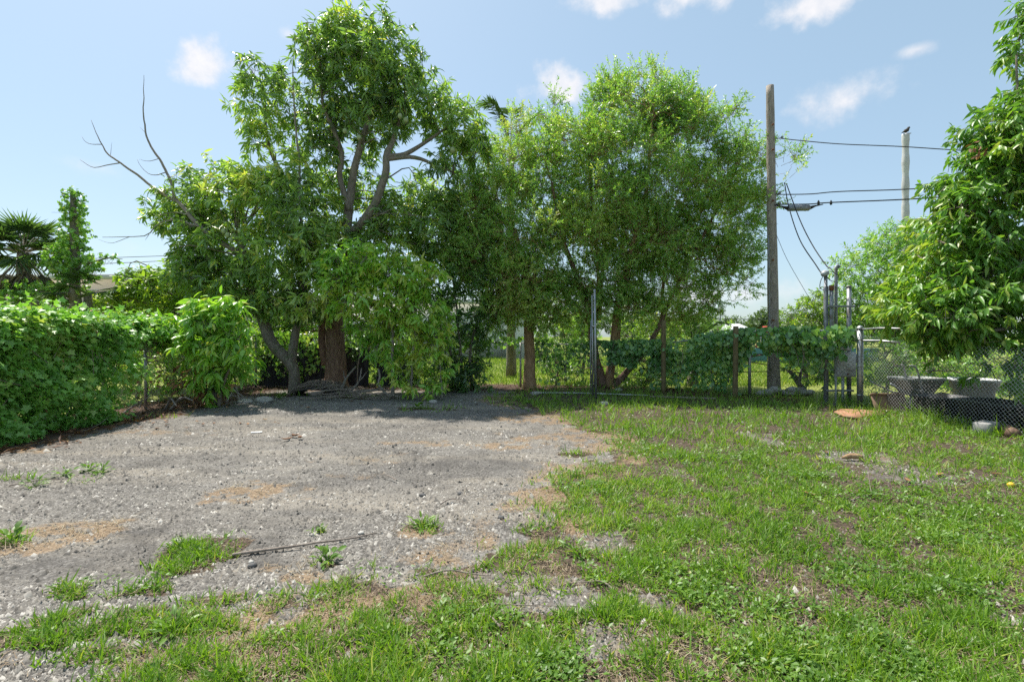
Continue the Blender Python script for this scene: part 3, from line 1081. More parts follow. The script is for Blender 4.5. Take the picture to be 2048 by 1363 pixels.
wire('overhead_cable', 'thin black cable leaving the utility pole highest, towards the right', [P(1562, 277, 12.9), P(1600, 281, 12.6), P(1680, 288, 12.2), P(1800, 293, 11.6), P(1960, 302, 10.8), P(2090, 296, 10.2)], .011)
wire('overhead_cable', 'black cable just above the splice case beside the pole', [P(1552, 389, 12.9), P(1620, 388, 12.7), P(1680, 383, 12.5), P(1850, 376, 11.9), P(2060, 352, 11.0)], .013)
wire('overhead_cable', 'lowest black cable from the pole carrying the splice case', [P(1552, 409, 12.9), P(1620, 408, 12.7), P(1660, 405, 12.55), P(1870, 395, 11.8), P(2070, 372, 11.0)], .015)
wire('service_drop_cable', 'slack service cable dropping from the pole to the left weatherhead', [P(1569, 365, 12.8), P(1578, 415, 12.6), P(1600, 480, 12.2), P(1632, 530, 11.7), P(1645, 550, 11.35)], .013)
wire('service_drop_cable', 'slack service cable dropping from the pole to the right gooseneck', [P(1573, 368, 12.8), P(1600, 440, 12.4), P(1625, 490, 12.0), P(1652, 530, 11.5), P(1662, 537, 11.35)], .013)
wire('guy_wire', 'thin guy wire running down to the right from the pole', [P(1553, 470, 12.9), P(1575, 520, 13.2), P(1612, 585, 13.8), P(1660, 668, 14.2)], .006, cat='wire')
for k, (a, b, c, lab) in enumerate(((517, 515, 511, 'upper far wire left of the dead branches'), (528, 526, 521, 'lower far wire left of the dead branches'))):
    wire('far_wire', lab + ', crossing above the beige house', [P(60, a + 5, 34), P(230, b, 34), P(340, c, 34), P(520, c - 8, 34)], .02, cat='wire')
# splice case
sc_t = Thing('splice_case', 'dark grey cable splice case hanging under the lowest pole cable', 'splice case', P(1597, 416, 12.75))
c = P(1597, 416, 12.75)
sc_t.add('case_body', MB().tube([c + [-.27, .02, 0], c + [-.25, .02, 0], c + [.25, -.02, 0], c + [.27, -.02, 0]], [.055, .075, .075, .055], 14), M['conduit'], smooth=False)
for s_ in (-1, 1):
    sc_t.add('end_cone', MB().tube([c + [s_ * .27, -.02 * s_, .0], c + [s_ * .42, -.03 * s_, .05], c + [s_ * .6, -.04 * s_, .085]], [.05, .02, .012], 8), M['cable'], smooth=True)
for x_ in (-.16, .0, .17):
    sc_t.add('clamp', MB().tube([c + [x_, 0, -.08], c + [x_, 0, .1]], .012, 6), M['conduit'])
for k, px in enumerate((1637, 1662)):
    cc = P(px, 406, 12.55 - k * .1)
    one('cable_clamp', ('left' if k == 0 else 'right') + ' of two small clamps on the lowest cable right of the splice case', 'clamp', MB().box(cc, (.05, .05, .09), bev=.012).tube([cc + [0, 0, .04], cc + [0, 0, .07]], .015, 8), M['cable'], cc)

# electrical service rack
D = 11.2
rk = Thing('electrical_service_rack', 'grey electrical service rack with meter box and tall conduits behind the fence', 'meter rack', P(1676, 806, D) * [1, 1, 0])


def zz_(py):
    return CH - (py - HZ) / FPX * D


def xx_(px):
    return (px - 1024) / FPX * D


def vpipe(px, y0, y1, r, n=10, dy=0.0):
    return MB().tube([(xx_(px), D + dy, zz_(y0)), (xx_(px), D + dy, zz_((y0 + y1) / 2)), (xx_(px), D + dy, zz_(y1))], r, n)


rk.add('upright_post', MB().box((xx_(1652), D, (zz_(572) - .05) / 2), (.085, .07, zz_(572) + .05), bev=.01), M['conduit'])
pst = rk.add('upright_pipe', vpipe(1698, 806, 574, .046, 12), M['conduit'], smooth=True)
rk.add('pipe_cap', MB().tube([(xx_(1698), D, zz_(575)), (xx_(1698), D, zz_(571))], .052, 12), M['conduit'], pst)
rp = rk.add('capped_pipe', vpipe(1659.5, 700, 574, .042, 12, -.06), M['conduit'], smooth=True)
rk.add('pipe_cap', MB().tube([(xx_(1659.5), D - .06, zz_(581)), (xx_(1659.5), D - .06, zz_(571))], .05, 12), M['rust'], rp, label='rusty cap')
wh = rk.add('weatherhead_conduit', vpipe(1656, 690, 548, .036, 10, .08), M['conduit'], smooth=True)
c = np.array([xx_(1654), D + .06, zz_(545)])
V, T = ICO2
rk.add('weatherhead', MB().add(V * [.085, .085, .07] + c, T).tube([c + [-.02, -.03, 0], c + [-.09, -.05, -.05]], [.06, .05], 10), M['panelgrey'], wh, smooth=True)
gn = [(xx_(1672), D, zz_(720)), (xx_(1672), D, zz_(600)), (xx_(1672), D, zz_(537)), (xx_(1673), D, zz_(532)), (xx_(1676), D, zz_(531)), (xx_(1679), D, zz_(535))]
rk.add('gooseneck_conduit', MB().tube(gn, .034, 10), M['conduit'], smooth=True)
rk.add('crossbar', MB().box(((xx_(1650) + xx_(1703)) / 2, D - .11, zz_(613)), (xx_(1703) - xx_(1650), .04, .045), bev=.006), M['conduit'])
rk.add('crossbar', MB().box(((xx_(1648) + xx_(1703)) / 2, D - .07, zz_(780)), (xx_(1703) - xx_(1648), .04, .045), bev=.006), M['conduit'])
rk.add('crossbar', MB().box(((xx_(1660) + xx_(1703)) / 2, D - .02, zz_(691)), (xx_(1703) - xx_(1660), .04, .05), bev=.006), M['conduit'])
mbx = rk.add('meter_box', MB().box((xx_(1681.5), D - .14, (zz_(703) + zz_(752)) / 2), (xx_(1700) - xx_(1664), .16, zz_(703) - zz_(752)), bev=.012), M['panelgrey'])
rk.add('box_door', MB().box((xx_(1681.5), D - .231, (zz_(706) + zz_(750)) / 2), (.34, .014, zz_(706) - zz_(750)), bev=.005), M['panelgrey'], mbx)
rk.add('door_latch', MB().box((xx_(1681), D - .25, zz_(746)), (.03, .025, .035), bev=.004), M['rust'], mbx)
mt = rk.add('meter_base', MB().box((xx_(1678), D - .12, zz_(695)), (.24, .12, .13), bev=.012), M['panelgrey'])
rk.add('meter_dial', MB().tube([(xx_(1678), D - .18, zz_(680)), (xx_(1678), D - .24, zz_(680)), (xx_(1678), D - .30, zz_(680))], [.085, .085, .07], 16).tube([(xx_(1678), D - .1, zz_(680)), (xx_(1678), D - .18, zz_(680))], .095, 16), M['glass'], mt, smooth=False)
rk.add('disconnect_box', MB().box((xx_(1646), D - .09, zz_(701)), (.24, .12, .26), bev=.012), M['panelgrey'])
rk.add('lower_conduit', vpipe(1664, 805, 748, .022, 8, -.13), M['panelgrey'], smooth=True)
rk.add('lower_conduit', vpipe(1678, 802, 748, .03, 10, -.13), M['panelgrey'], smooth=True)
rk.add('junction_box', MB().box((xx_(1709), D - .02, zz_(716)), (.12, .1, .2), bev=.01), M['conduit'])
for k, (pts) in enumerate(([(1650, 547), (1642, 560), (1640, 575), (1648, 580)], [(1652, 550), (1660, 560), (1672, 562), (1680, 545)], [(1662, 538), (1672, 548), (1682, 548)], [(1648, 552), (1650, 565), (1655, 575)])):
    rk.add('loose_lead', MB().tube(curve([P(a, b, D + .02 - .03 * k) for a, b in pts], 14), .008, 5), M['cable'], smooth=True)

# galvanised clothes pole
g = G(1190, 797)
cp = Thing('steel_pole', 'slim galvanised pole with a clamp standing upright before the small-leaved tree', 'pole', g)
for (px0, px1, top, dy, r) in ((1192, 1189, 578, 0, .026), (1186, 1184, 590, .06, .018)):
    d = g[1] + dy
    a, b = P(px0, 797, d), P(px1, top, d)
    a[2] = -.05
    cp.add('pole_tube', MB().tube([a, (a + b) / 2, b], r, 10), M['galv'], smooth=True)
cp.add('clamp', MB().box(P(1188, 652, g[1] + .02), (.11, .09, .04), bev=.01), M['galv'])
g2 = G(1182, 790)
one('thin_stake', 'thin dull green stake behind the galvanised pole', 'stake', MB().tube([g2 - [0, 0, .05], P(1181, 700, g2[1]), P(1182, 640, g2[1])], .017, 8), M['conduit'], g2, smooth=True)
a, b = on_ground(G(1064, 787), .03), on_ground(G(1300, 792), .03)
one('fallen_pipe', 'long grey pipe lying on the ground left of the wooden posts', 'pipe', MB().tube(curve([a, (a + b) / 2 + [0, 0, .015], b], 12), .025, 8), M['galv'], a, smooth=True)
a, b = on_ground(G(1300, 794), .03), on_ground(G(1432, 799), .03)
one('fallen_rail', 'short grey rail lying along the fence foot between the wooden posts', 'pipe', MB().tube([a, (a + b) / 2, b], .026, 8), M['stick'], a, smooth=True)

# far wrapped column and bird
c = P(1811, 445, 32) * [1, 1, 0]
wc = Thing('wrapped_column', 'tall white wrapped column rising behind the trees on the right', 'column', c)
zt = CH + (HZ - 268) / FPX * 32
prof = np.linspace(0, zt, 120)
rr = .195 + .018 * np.sin(prof * 4.1) + .012 * (R.random(120) - .5)
wc.add('wrapping', MB().tube([(c[0], 32, z) for z in prof], rr, 16, wob=.06, seed=3), M['whitewrap'], smooth=True)
wc.add('top_bracket', MB().tube([(c[0] - .1, 32, zt), (c[0] + .35, 32, zt + .05)], .03, 6), M['conduit'])
bp = np.array([c[0] + .02, 31.95, zt + .16])
path = [bp + v for v in np.array([(-.30, 0, -.10), (-.18, 0, -.05), (-.08, 0, .0), (.04, 0, .06), (.10, 0, .14), (.13, 0, .21), (.17, 0, .24), (.25, 0, .225)])]
one('bird', 'small dark bird perched on top of the white column', 'bird', MB().tube(path, [.02, .05, .11, .12, .085, .075, .06, .008], 10).tube([bp + [-.02, .03, -.08], bp + [-.02, .03, -.16]], .012, 5).tube([bp + [.0, -.03, -.08], bp + [.0, -.03, -.16]], .012, 5), M['feather'], bp, smooth=True)


# ------------------------------------------------------------------ background buildings and street things
def house(name, label, x0, x1, y0, y1, h, mat, roofmat, wins, door=None, over=.5):
    th = Thing(name, label, 'house', ((x0 + x1) / 2, y0, 0))
    th.add('wall', MB().box(((x0 + x1) / 2, (y0 + y1) / 2, h / 2), (x1 - x0, y1 - y0, h)), mat)
    rf_ = th.add('roof', MB().box(((x0 + x1) / 2, (y0 + y1) / 2, h + .125), (x1 - x0 + over * 2, y1 - y0 + over * 2, .25), bev=.03), roofmat)
    th.add('fascia', MB().box(((x0 + x1) / 2, y0 - over - .03, h + .1), (x1 - x0 + over * 2, .05, .3)), M['roofgrey'], rf_)
    for (wx, wz, ww, whh) in wins:
        w = th.add('window', MB().box((wx, y0 - .03, wz), (ww, .06, whh)), M['glass'])
        fr = MB()
        for sx in (-1, 1):
            fr.box((wx + sx * (ww / 2 + .04), y0 - .05, wz), (.08, .12, whh + .16))
            fr.box((wx, y0 - .05, wz + sx * (whh / 2 + .04)), (ww, .12, .08))
        th.add('frame', fr, M['roofgrey'], w)
    if door:
        d_ = th.add('door', MB().box((door, y0 - .03, 1.05), (1.0, .07, 2.1), bev=.01), M['panelgrey'])
        th.add('handle', MB().box((door + .38, y0 - .09, 1.0), (.05, .06, .14)), M['conduit'], d_)
    return th


house('white_house', 'long white stucco house glimpsed through the leaves across the lawn', -17, 1.3, 34, 44, 3.7, M['housewhite'], M['roofgrey'],
      [(-14.5, 1.7, 1.6, 1.2), (-10.5, 1.7, 1.6, 1.2), (-6.2, 1.7, 1.4, 1.2), (-2.9, 1.7, 1.2, 1.1)], -8.6)
house('beige_house', 'beige flat-roofed house peeping over the hedge on the left', -33, -21.2, 30, 40, 4.9, M['housebeige'], M['roofgrey'],
      [(-29, 3.6, 1.6, 1.2), (-24.6, 3.6, 1.6, 1.2)], -27)
bx = Thing('transformer_box', 'sage green metal transformer box on the lawn beside the white house', 'utility box', P(1026, 717, 33) * [1, 1, 0])
bx.add('pad', MB().box(P(1026, 717, 33) * [1, 1, 0] + [0, 0, .06], (1.4, 1.2, .12), bev=.02), M['concrete'])
bd = bx.add('cabinet', MB().box(P(1026, 717, 33) * [1, 1, 0] + [0, 0, .5], (.95, .85, .78), bev=.04), M['boxgreen'])
bx.add('lid', MB().box(P(1026, 717, 33) * [1, 1, 0] + [0, 0, .91], (1.0, .9, .06), bev=.015), M['boxgreen'], bd)


def hip_roof(cx, cy, z0, z1, wx, wy, t=.12):
    V = [(cx - wx, cy - wy, z0 - t), (cx + wx, cy - wy, z0 - t), (cx + wx, cy + wy, z0 - t), (cx - wx, cy + wy, z0 - t),
         (cx - wx, cy - wy, z0), (cx + wx, cy - wy, z0), (cx + wx, cy + wy, z0), (cx - wx, cy + wy, z0),
         (cx - wx * .35, cy, z1), (cx + wx * .35, cy, z1)]
    return MB().add(V, [(4, 7, 8), (5, 9, 6)], [(0, 3, 2, 1), (0, 1, 5, 4), (1, 2, 6, 5), (2, 3, 7, 6), (3, 0, 4, 7), (4, 5, 9, 8), (6, 7, 8, 9)])


def canopy(label, px0, px1, ytop, yeave, d, roofm, postm, trim):
    a, b = P(px0, yeave, d), P(px1, yeave, d)
    cx, w = (a[0] + b[0]) / 2, (b[0] - a[0]) / 2
    th = Thing('canopy', label, 'canopy', (cx, d, 0))
    r_ = th.add('roof', hip_roof(cx, d, a[2], P(px0, ytop, d)[2], w, w * .8), roofm)
    th.add('trim', MB().box((cx, d - w * .8 - .03, a[2] - .1), (2 * w, .05, .22)), trim, r_)
    for sx in (-1, 1):
        for sy in (-1, 1):
            th.add('post', MB().tube([(cx + sx * w * .88, d + sy * w * .7, 0), (cx + sx * w * .88, d + sy * w * .7, a[2] - .12)], .06, 8), postm)


canopy('white hip-roofed canopy far beyond the wooden post', 1424, 1504, 647, 664, 50, M['white'], M['red'], M['blue'])
canopy('small red canopy roof just left of the utility pole', 1513, 1552, 652, 662, 58, M['red'], M['conduit'], M['red'])
tf = Thing('screen_fence', 'low teal screened fence across the lawn behind the vines', 'fence', P(1490, 725, 28) * [1, 1, 0])
for k in range(8):
    x0 = 10.6 + k * 1.25
    tf.add('panel', MB().box((x0 + .6, 28, .44), (1.15, .03, .78), bev=.01), M['teal'])
    tf.add('post', MB().tube([(x0, 28, 0), (x0, 28, .95)], .035, 8), M['conduit'])
sl = Thing('street_lamp', 'thin grey street lamp pole above the white canopy', 'street lamp', P(1440, 690, 62) * [1, 1, 0])
b_ = P(1440, 590, 62)
sl.add('pole_shaft', MB().tube([(b_[0], 62, 0), (b_[0], 62, b_[2] * .5), b_], [.16, .13, .1], 10), M['panelgrey'], smooth=True)
sl.add('arm', MB().tube(curve([b_, b_ + [.5, 0, .5], b_ + [1.6, 0, .7]], 8), .05, 6), M['panelgrey'], smooth=True)
sl.add('lamp_head', MB().box(b_ + [1.8, 0, .68], (.6, .25, .14), bev=.04), M['panelgrey'])
sl.add('transformer_can', MB().tube([P(1443, 618, 61.7) - [0, 0, .5], P(1443, 618, 61.7), P(1443, 618, 61.7) + [0, 0, .5]], .25, 10), M['panelgrey'])
wire('street_wire', 'far horizontal street wire just above the white canopy', [P(1330, 638, 62), P(1440, 637, 62), P(1600, 641, 62)], .035, cat='wire')

# ------------------------------------------------------------------ trees
def tree_crown(th, lobes, rng, matl, dens, n, tw, LL, WW, spread, fwd, droop, kind='lance', npick=0, gap=.36, gfreq=1.3, seed=0,
               inner=.45, up=.25, flat=.7, skel=None, nb=0, bark=None, twr=.006, lo=0., hi=.92, jit=.25, ls=1.0):
    p, o = sample_lobes(lobes, dens, rng, inner, gap, gfreq, seed, ls)
    pos, dr, nm, L, W, T, tl = spray(p, o, rng, n, tw, LL, WW, spread, fwd, droop, up, flat, jit)
    tn = tints(p, n, rng, seed, lo, hi)
    cr_ = foliage(th, 'crown', pos, dr, nm, L, W, tn, kind, matl, npick)
    if bark is not None:
        V, Q = twig_mesh(p, T, tl, twr)
        mb = MB().add(V, None, Q)
        if skel is not None and nb:
            tg = p[rng.choice(len(p), min(nb, len(p)), replace=False)]
            branches(mb, skel, tg, rng)
        th.add('twigs', mb, bark, kind='stuff')
    return cr_


def limb(th, name, pts, r, mat, n=26, sides=10, wob=.12, parent=None, wig=.06, base=False):
    c = curve(pts, n, wig)
    if base:
        c[0][2] = -.1
    rr = np.interp(np.linspace(0, 1, n), np.linspace(0, 1, len(r)), r)
    if base:
        rr = rr * (1 + .35 * np.exp(-np.arange(n) / 1.6))
    th.add(name, MB().tube(c, rr, sides, wob=wob, seed=int(abs(pts[0][0] * 100)) % 97), mat, parent, smooth=True)
    return c


# --- tall mango tree
rg = np.random.default_rng(11)
d0 = 13.7
mg = Thing('mango_tree', 'tallest mango tree with a thick reddish brown trunk before the back fence', 'tree', P(672, 790, d0) * [1, 1, 0])
b0 = P(672, 790, d0) * [1, 1, 0]
sk = []
sk.append(limb(mg, 'trunk', [b0, P(672, 700, d0), P(668, 620, d0), P(680, 545, d0), P(694, 470, d0)], [.29, .25, .235, .20, .17], M['bark_mango'], 34, 16, .12, base=True))
sk.append(limb(mg, 'limb', [P(650, 730, d0 + .15), P(646, 660, d0 + .2), P(655, 600, d0 + .3), P(640, 520, d0 + .4)], [.12, .13, .11, .08], M['bark_mango'], 18))
sk.append(limb(mg, 'limb', [P(692, 480, d0), P(700, 400, d0 + .1), P(708, 340, d0), P(722, 285, d0), P(745, 200, d0 + .3), P(735, 110, d0 + .2)], [.15, .12, .10, .09, .06, .03], M['bark_grey'], 30))
sk.append(limb(mg, 'limb', [P(696, 470, d0), P(725, 445, d0 - .3), P(750, 405, d0 - .4), P(772, 345, d0 - .5), P(774, 312, d0 - .5), P(790, 270, d0 - .3), P(810, 190, d0)], [.14, .12, .11, .095, .09, .06, .03], M['bark_grey'], 30))
sk.append(limb(mg, 'limb', [P(774, 312, d0 - .5), P(810, 308, d0 - .4), P(850, 285, d0 - .2), P(900, 250, d0)], [.07, .06, .05, .025], M['bark_grey'], 16))
sk.append(limb(mg, 'limb', [P(772, 318, d0 - .5), P(830, 315, d0 - .4), P(880, 335, d0 - .2), P(905, 345, d0)], [.06, .05, .035, .02], M['bark_grey'], 16))
sk.append(limb(mg, 'limb', [P(700, 420, d0), P(680, 360, d0), P(682, 300, d0), P(650, 220, d0), P(640, 150, d0)], [.09, .075, .07, .05, .02], M['bark_grey'], 20))
sk.append(limb(mg, 'limb', [P(690, 480, d0 + .1), P(620, 420, d0 + .2), P(560, 340, d0 + .3), P(535, 280, d0 + .3), P(530, 190, d0 + .3)], [.09, .07, .055, .05, .02], M['bark_grey'], 20))
lob = [(712, 90, 90, 62, d0, 1.3), (790, 120, 62, 55, d0, 1.1), (655, 105, 55, 48, d0, .9), (720, 165, 110, 62, d0, 1.5), (820, 195, 70, 62, d0, 1.2), (870, 225, 50, 42, d0, .8),
       (660, 215, 62, 60, d0, 1.2), (745, 245, 100, 50, d0, 1.3), (520, 165, 42, 42, d0, .8), (532, 225, 58, 45, d0, .9), (525, 285, 36, 32, d0, .7, .8), (570, 190, 26, 45, d0, .7, .7), (925, 255, 50, 42, d0, .9),
       (905, 325, 42, 42, d0, .8), (955, 290, 32, 34, d0, .7), (640, 300, 38, 28, d0, .7, .8), (690, 55, 40, 26, d0, .6), (705, 335, 70, 40, d0 + 1.2, .6, .6), (655, 375, 60, 42, d0 + 1.0, .7, .8), (735, 395, 46, 42, d0 + 1.2, .6, .7), (830, 370, 40, 24, d0 + .9, .5, .5), (640, 255, 60, 40, d0 + .4, .8), (590, 290, 40, 40, d0 + .6, .6, .6),
       (840, 440, 95, 62, d0 + .7, 1.2), (770, 490, 80, 55, d0 + .3, 1.2), (890, 470, 60, 80, d0 + .6, 1.2), (790, 415, 40, 35, d0 + .6, .8, .7), (880, 410, 40, 30, d0 + .5, .8)]
tree_crown(mg, lob, rg, M['mango'], 17, 11, .16, .235, .058, .85, .45, .6, 'lance', 300, .385, 1.5, 1, .4, ls=.96, skel=np.concatenate(sk), nb=90, bark=M['bark_grey'])
V, T = ICO2
fr_i = 0
for px, py, dd in ((613, 566, -1.0), (632, 576, -1.0), (622, 606, -1.05), (640, 600, -1.0), (652, 608, -1.1), (641, 561, -1.0), (800, 232, -1.3), (812, 240, -1.3), (690, 262, -1.2), (718, 275, -1.2), (905, 300, -.7), (628, 622, -1.0), (655, 622, -1.05), (619, 548, -1.0), (669, 555, -1.0)):
    c = P(px, py, d0 + dd)
    mg.add('mango', MB().add(V * [.062, .058, .075] * R.uniform(.9, 1.15) + c, T).tube([c + [0, 0, .07], c + [.01, 0, .3]], .005, 4), M['fruit'], smooth=True)

# --- leaning mango with dead branches
rg = np.random.default_rng(12)
d1 = 13.2
ml = Thing('mango_tree', 'leaning grey mango tree with bare dead branches reaching into the sky at left', 'tree', P(585, 780, d1) * [1, 1, 0])
sk = []
b1 = P(588, 790, d1) * [1, 1, 0]
sk.append(limb(ml, 'trunk', [b1, P(588, 735, d1), P(550, 692, d1), P(527, 640, d1), P(508, 590, d1), P(492, 530, d1), P(478, 470, d1)], [.13, .14, .15, .14, .12, .11, .08], M['bark_grey'], 34, 14, .15, base=True))
sk.append(limb(ml, 'trunk', [P(585, 740, d1), P(586, 700, d1 - .05), P(594, 650, d1), P(600, 590, d1), P(604, 520, d1)], [.10, .115, .095, .08, .07], M['bark_grey'], 26, 12, .15))
sk.append(limb(ml, 'dead_branch', [P(604, 525, d1), P(606, 470, d1), P(600, 400, d1), P(598, 320, d1), P(590, 230, d1), P(587, 150, d1), P(586, 95, d1)], [.05, .043, .038, .032, .023, .015, .006], M['deadwood'], 40, 8, .1))
sk.append(limb(ml, 'dead_branch', [P(485, 510, d1), P(450, 490, d1 - .2), P(410, 460, d1 - .3), P(375, 425, d1 - .4), P(352, 398, d1 - .4)], [.075, .066, .057, .05, .043], M['deadwood'], 26, 8, .1))
dA = limb(ml, 'dead_branch', [P(352, 400, d1 - .4), P(342, 365, d1 - .4), P(322, 325, d1 - .4), P(300, 290, d1 - .4), P(287, 250, d1 - .4), P(287, 200, d1 - .4), P(288, 150, d1 - .4)], [.04, .035, .03, .025, .018, .011, .004], M['deadwood'], 34, 7, .1)
dB = limb(ml, 'dead_branch', [P(354, 402, d1 - .4), P(310, 378, d1 - .5), P(275, 350, d1 - .6), P(240, 325, d1 - .7), P(215, 308, d1 - .7), P(200, 285, d1 - .7), P(181, 240, d1 - .7)], [.04, .033, .028, .023, .019, .013, .004], M['deadwood'], 34, 7, .1)
for pts, r in (([(240, 326), (215, 330), (185, 335), (158, 320)], .016), ([(202, 290), (180, 287), (165, 272)], .011), ([(330, 345), (310, 350), (292, 342), (276, 318)], .013),
               ([(335, 352), (350, 352), (362, 330)], .009), ([(316, 318), (298, 322), (280, 318)], .010), ([(345, 375), (320, 385), (300, 392)], .013), ([(400, 452), (360, 440), (320, 445), (295, 470), (250, 473), (205, 474)], .022),
               ([(300, 468), (290, 480)], .008), ([(375, 428), (345, 425), (310, 432)], .015), ([(395, 448), (350, 452), (312, 440)], .013), ([(260, 473), (225, 485), (195, 480)], .008), ([(290, 265), (276, 255)], .006),
               ([(220, 310), (222, 285)], .006), ([(598, 330), (570, 300), (540, 270)], .012), ([(594, 260), (620, 235)], .009), ([(590, 200), (578, 165)], .007), ([(600, 380), (630, 340)], .012), ([(590, 235), (560, 215), (545, 222)], .009)):
    ml.add('dead_twig', MB().tube(curve(px_path(pts, d1 - .5 if pts[0][0] < 450 else d1), 12, .08), np.linspace(r, r * .3, 12), 5), M['deadwood'])
lob = [(385, 385, 52, 42, d1 + .3, .9), (350, 430, 55, 32, d1 + .3, .8), (410, 440, 62, 45, d1 + .4, .9), (480, 385, 60, 58, d1 + .2, 1.1), (540, 400, 72, 60, d1 + .1, 1.2), (590, 350, 45, 42, d1, .9, .8), (610, 430, 70, 70, d1, 1.2),
       (460, 490, 75, 55, d1 + .2, 1.1), (550, 500, 80, 70, d1, 1.2), (640, 500, 62, 60, d1 - .2, 1.0), (430, 555, 85, 45, d1, 1.0), (510, 580, 60, 50, d1 - .1, .9), (560, 590, 50, 55, d1 - .1, .9), (630, 590, 62, 55, d1 - .3, .9), (390, 520, 45, 35, d1 + .2, .8)]
tree_crown(ml, lob, rg, M['mango'], 17, 11, .16, .235, .062, .85, .45, .55, 'lance', 260, .35, 1.3, 2, .4, skel=np.concatenate(sk[:2]), nb=70, bark=M['bark_grey'], lo=.08, hi=1.0)
for px, py in ((455, 470), (468, 472), (447, 462), (480, 462), (462, 480)):
    c = P(px, py, d1 - .75)
    ml.add('mango', MB().add(V * [.06, .056, .075] + c, T).tube([c + [0, 0, .07], c + [.01, 0, .3]], .005, 4), M['fruit'], smooth=True)

# --- yellow-green tree beyond the left fence
rg = np.random.default_rng(13)
d2 = 14.6
yt = Thing('avocado_tree', 'yellow-green young tree rising beyond the left fence before the beige house', 'tree', P(340, 790, d2) * [1, 1, 0])
c1 = limb(yt, 'trunk', [P(340, 775, d2) * [1, 1, 0], P(345, 700, d2), P(350, 620, d2), P(360, 560, d2)], [.09, .08, .06, .03], M['bark_grey'], 16, base=True)
lob = [(330, 575, 75, 40, d2, .9), (270, 560, 32, 25, d2, .5), (265, 605, 62, 26, d2, .8), (400, 560, 70, 45, d2, 1.0), (230, 610, 40, 18, d2, .6), (340, 625, 100, 28, d2, .9), (440, 610, 60, 40, d2, .8), (305, 555, 20, 18, d2, .4)]
tree_crown(yt, lob, rg, M['yellow'], 17, 10, .16, .19, .065, .85, .4, .4, 'lance', 120, .34, 1.3, 3, .4, skel=c1, nb=40, bark=M['bark_grey'])

# --- young mango shrub in front of the left fence
rg = np.random.default_rng(14)
d3 = 10.5
sh = Thing('leafy_shrub', 'bright green large-leaved shrub standing in front of the left fence', 'shrub', P(432, 818, d3) * [1, 1, 0])
sk = []
bs = P(432, 818, d3) * [1, 1, 0]
sk.append(limb(sh, 'stem', [bs, P(430, 770, d3), P(425, 720, d3), P(432, 660, d3), P(425, 620, d3)], [.05, .04, .03, .025, .012], M['bark_grey'], 18, 8, base=True))
sk.append(limb(sh, 'stem', [bs + [.05, 0, 0], P(446, 770, d3 - .1), P(465, 720, d3 - .2), P(470, 680, d3 - .2)], [.04, .03, .022, .01], M['bark_grey'], 16, 8, base=True))
sk.append(limb(sh, 'stem', [bs - [.06, 0, 0], P(410, 770, d3), P(390, 720, d3 + .1), P(385, 670, d3 + .1)], [.035, .028, .02, .01], M['bark_grey'], 16, 8, base=True))
lob = [(425, 640, 50, 40, d3, .6), (470, 665, 40, 50, d3, .5), (385, 680, 42, 45, d3, .5), (440, 710, 62, 48, d3 - .1, .6), (480, 720, 30, 40, d3 - .1, .45), (420, 760, 32, 32, d3 - .1, .4), (405, 625, 40, 28, d3, .45), (455, 620, 34, 26, d3, .4), (350, 660, 40, 34, d3 + .4, .5)]
tree_crown(sh, lob, rg, M['mango_light'], 24, 9, .16, .25, .078, .8, .4, .8, 'lance', 300, .42, 2.4, 4, .35, ls=.86, skel=np.concatenate(sk), nb=40, bark=M['bark_grey'], twr=.005, hi=.84)
n = 160
p = P(400, 770, d3 - .05) + rg.normal(size=(n, 3)) * [.30, .18, .26]
p[:, 2] = np.abs(p[:, 2])
foliage(sh, 'dead_leaves', p, rg.normal(size=(n, 3)) * [1, 1, .5] + [0, 0, -1.0], rg.normal(size=(n, 3)) + [0, -1, .2], rg.uniform(.12, .22, n), rg.uniform(.04, .07, n), rg.uniform(.2, 1, n), 'lance', M['deadleaf'], 30)

# --- saplings and shrubs between the mango and the small-leaved tree
rg = np.random.default_rng(15)
d4 = 12.2
sp = Thing('mango_sapling', 'bright green mango sapling thicket on thin pale stems right of the thick trunk', 'shrub', P(785, 795, d4) * [1, 1, 0])
sk = []
for pts, r in (([(786, 792), (785, 720), (784, 650), (780, 570), (770, 520)], .04), ([(822, 790), (826, 720), (830, 650), (832, 590), (826, 540)], .03), ([(884, 788), (880, 740), (872, 660), (865, 600)], .022), ([(705, 560), (720, 535), (735, 510)], .02)):
    pl = px_path(pts, d4)
    if pts[0][1] > 700:
        pl[0] = pl[0] * [1, 1, 0]
    sk.append(limb(sp, 'stem', pl, [r, r * .9, r * .75, r * .55, r * .3], M['deadwood'], 22, 8, base=pts[0][1] > 700))
hk = limb(sp, 'stem', [P(784, 792, d4 - .1) * [1, 1, 0] + [0, 0, .04], P(770, 786, d4 - .15), P(757, 770, d4 - .15), P(758, 752, d4 - .15), P(756, 738, d4 - .15)], [.035, .035, .032, .028, .02], M['deadwood'], 16, 8)
lob = [(720, 520, 62, 38, d4 - .2, .7), (790, 545, 62, 32, d4, .7), (850, 560, 48, 36, d4, .6), (700, 590, 58, 50, d4, .7), (770, 600, 62, 50, d4, .7), (840, 620, 58, 45, d4, .7), (740, 650, 50, 32, d4 + .1, .6), (810, 660, 55, 36, d4, .6), (870, 665, 38, 45, d4, .5),
       (800, 742, 48, 28, d4 - .15, .5), (845, 760, 50, 30, d4 - .1, .5), (865, 715, 40, 36, d4, .5), (820, 785, 30, 14, d4 - .1, .35), (680, 545, 45, 40, d4, .6), (765, 690, 36, 20, d4, .4)]
tree_crown(sp, lob, rg, M['mango_light'], 20, 10, .15, .20, .066, .85, .4, .75, 'lance', 300, .40, 2.0, 5, .4, skel=np.concatenate(sk), nb=50, bark=M['deadwood'], twr=.005, hi=.88)

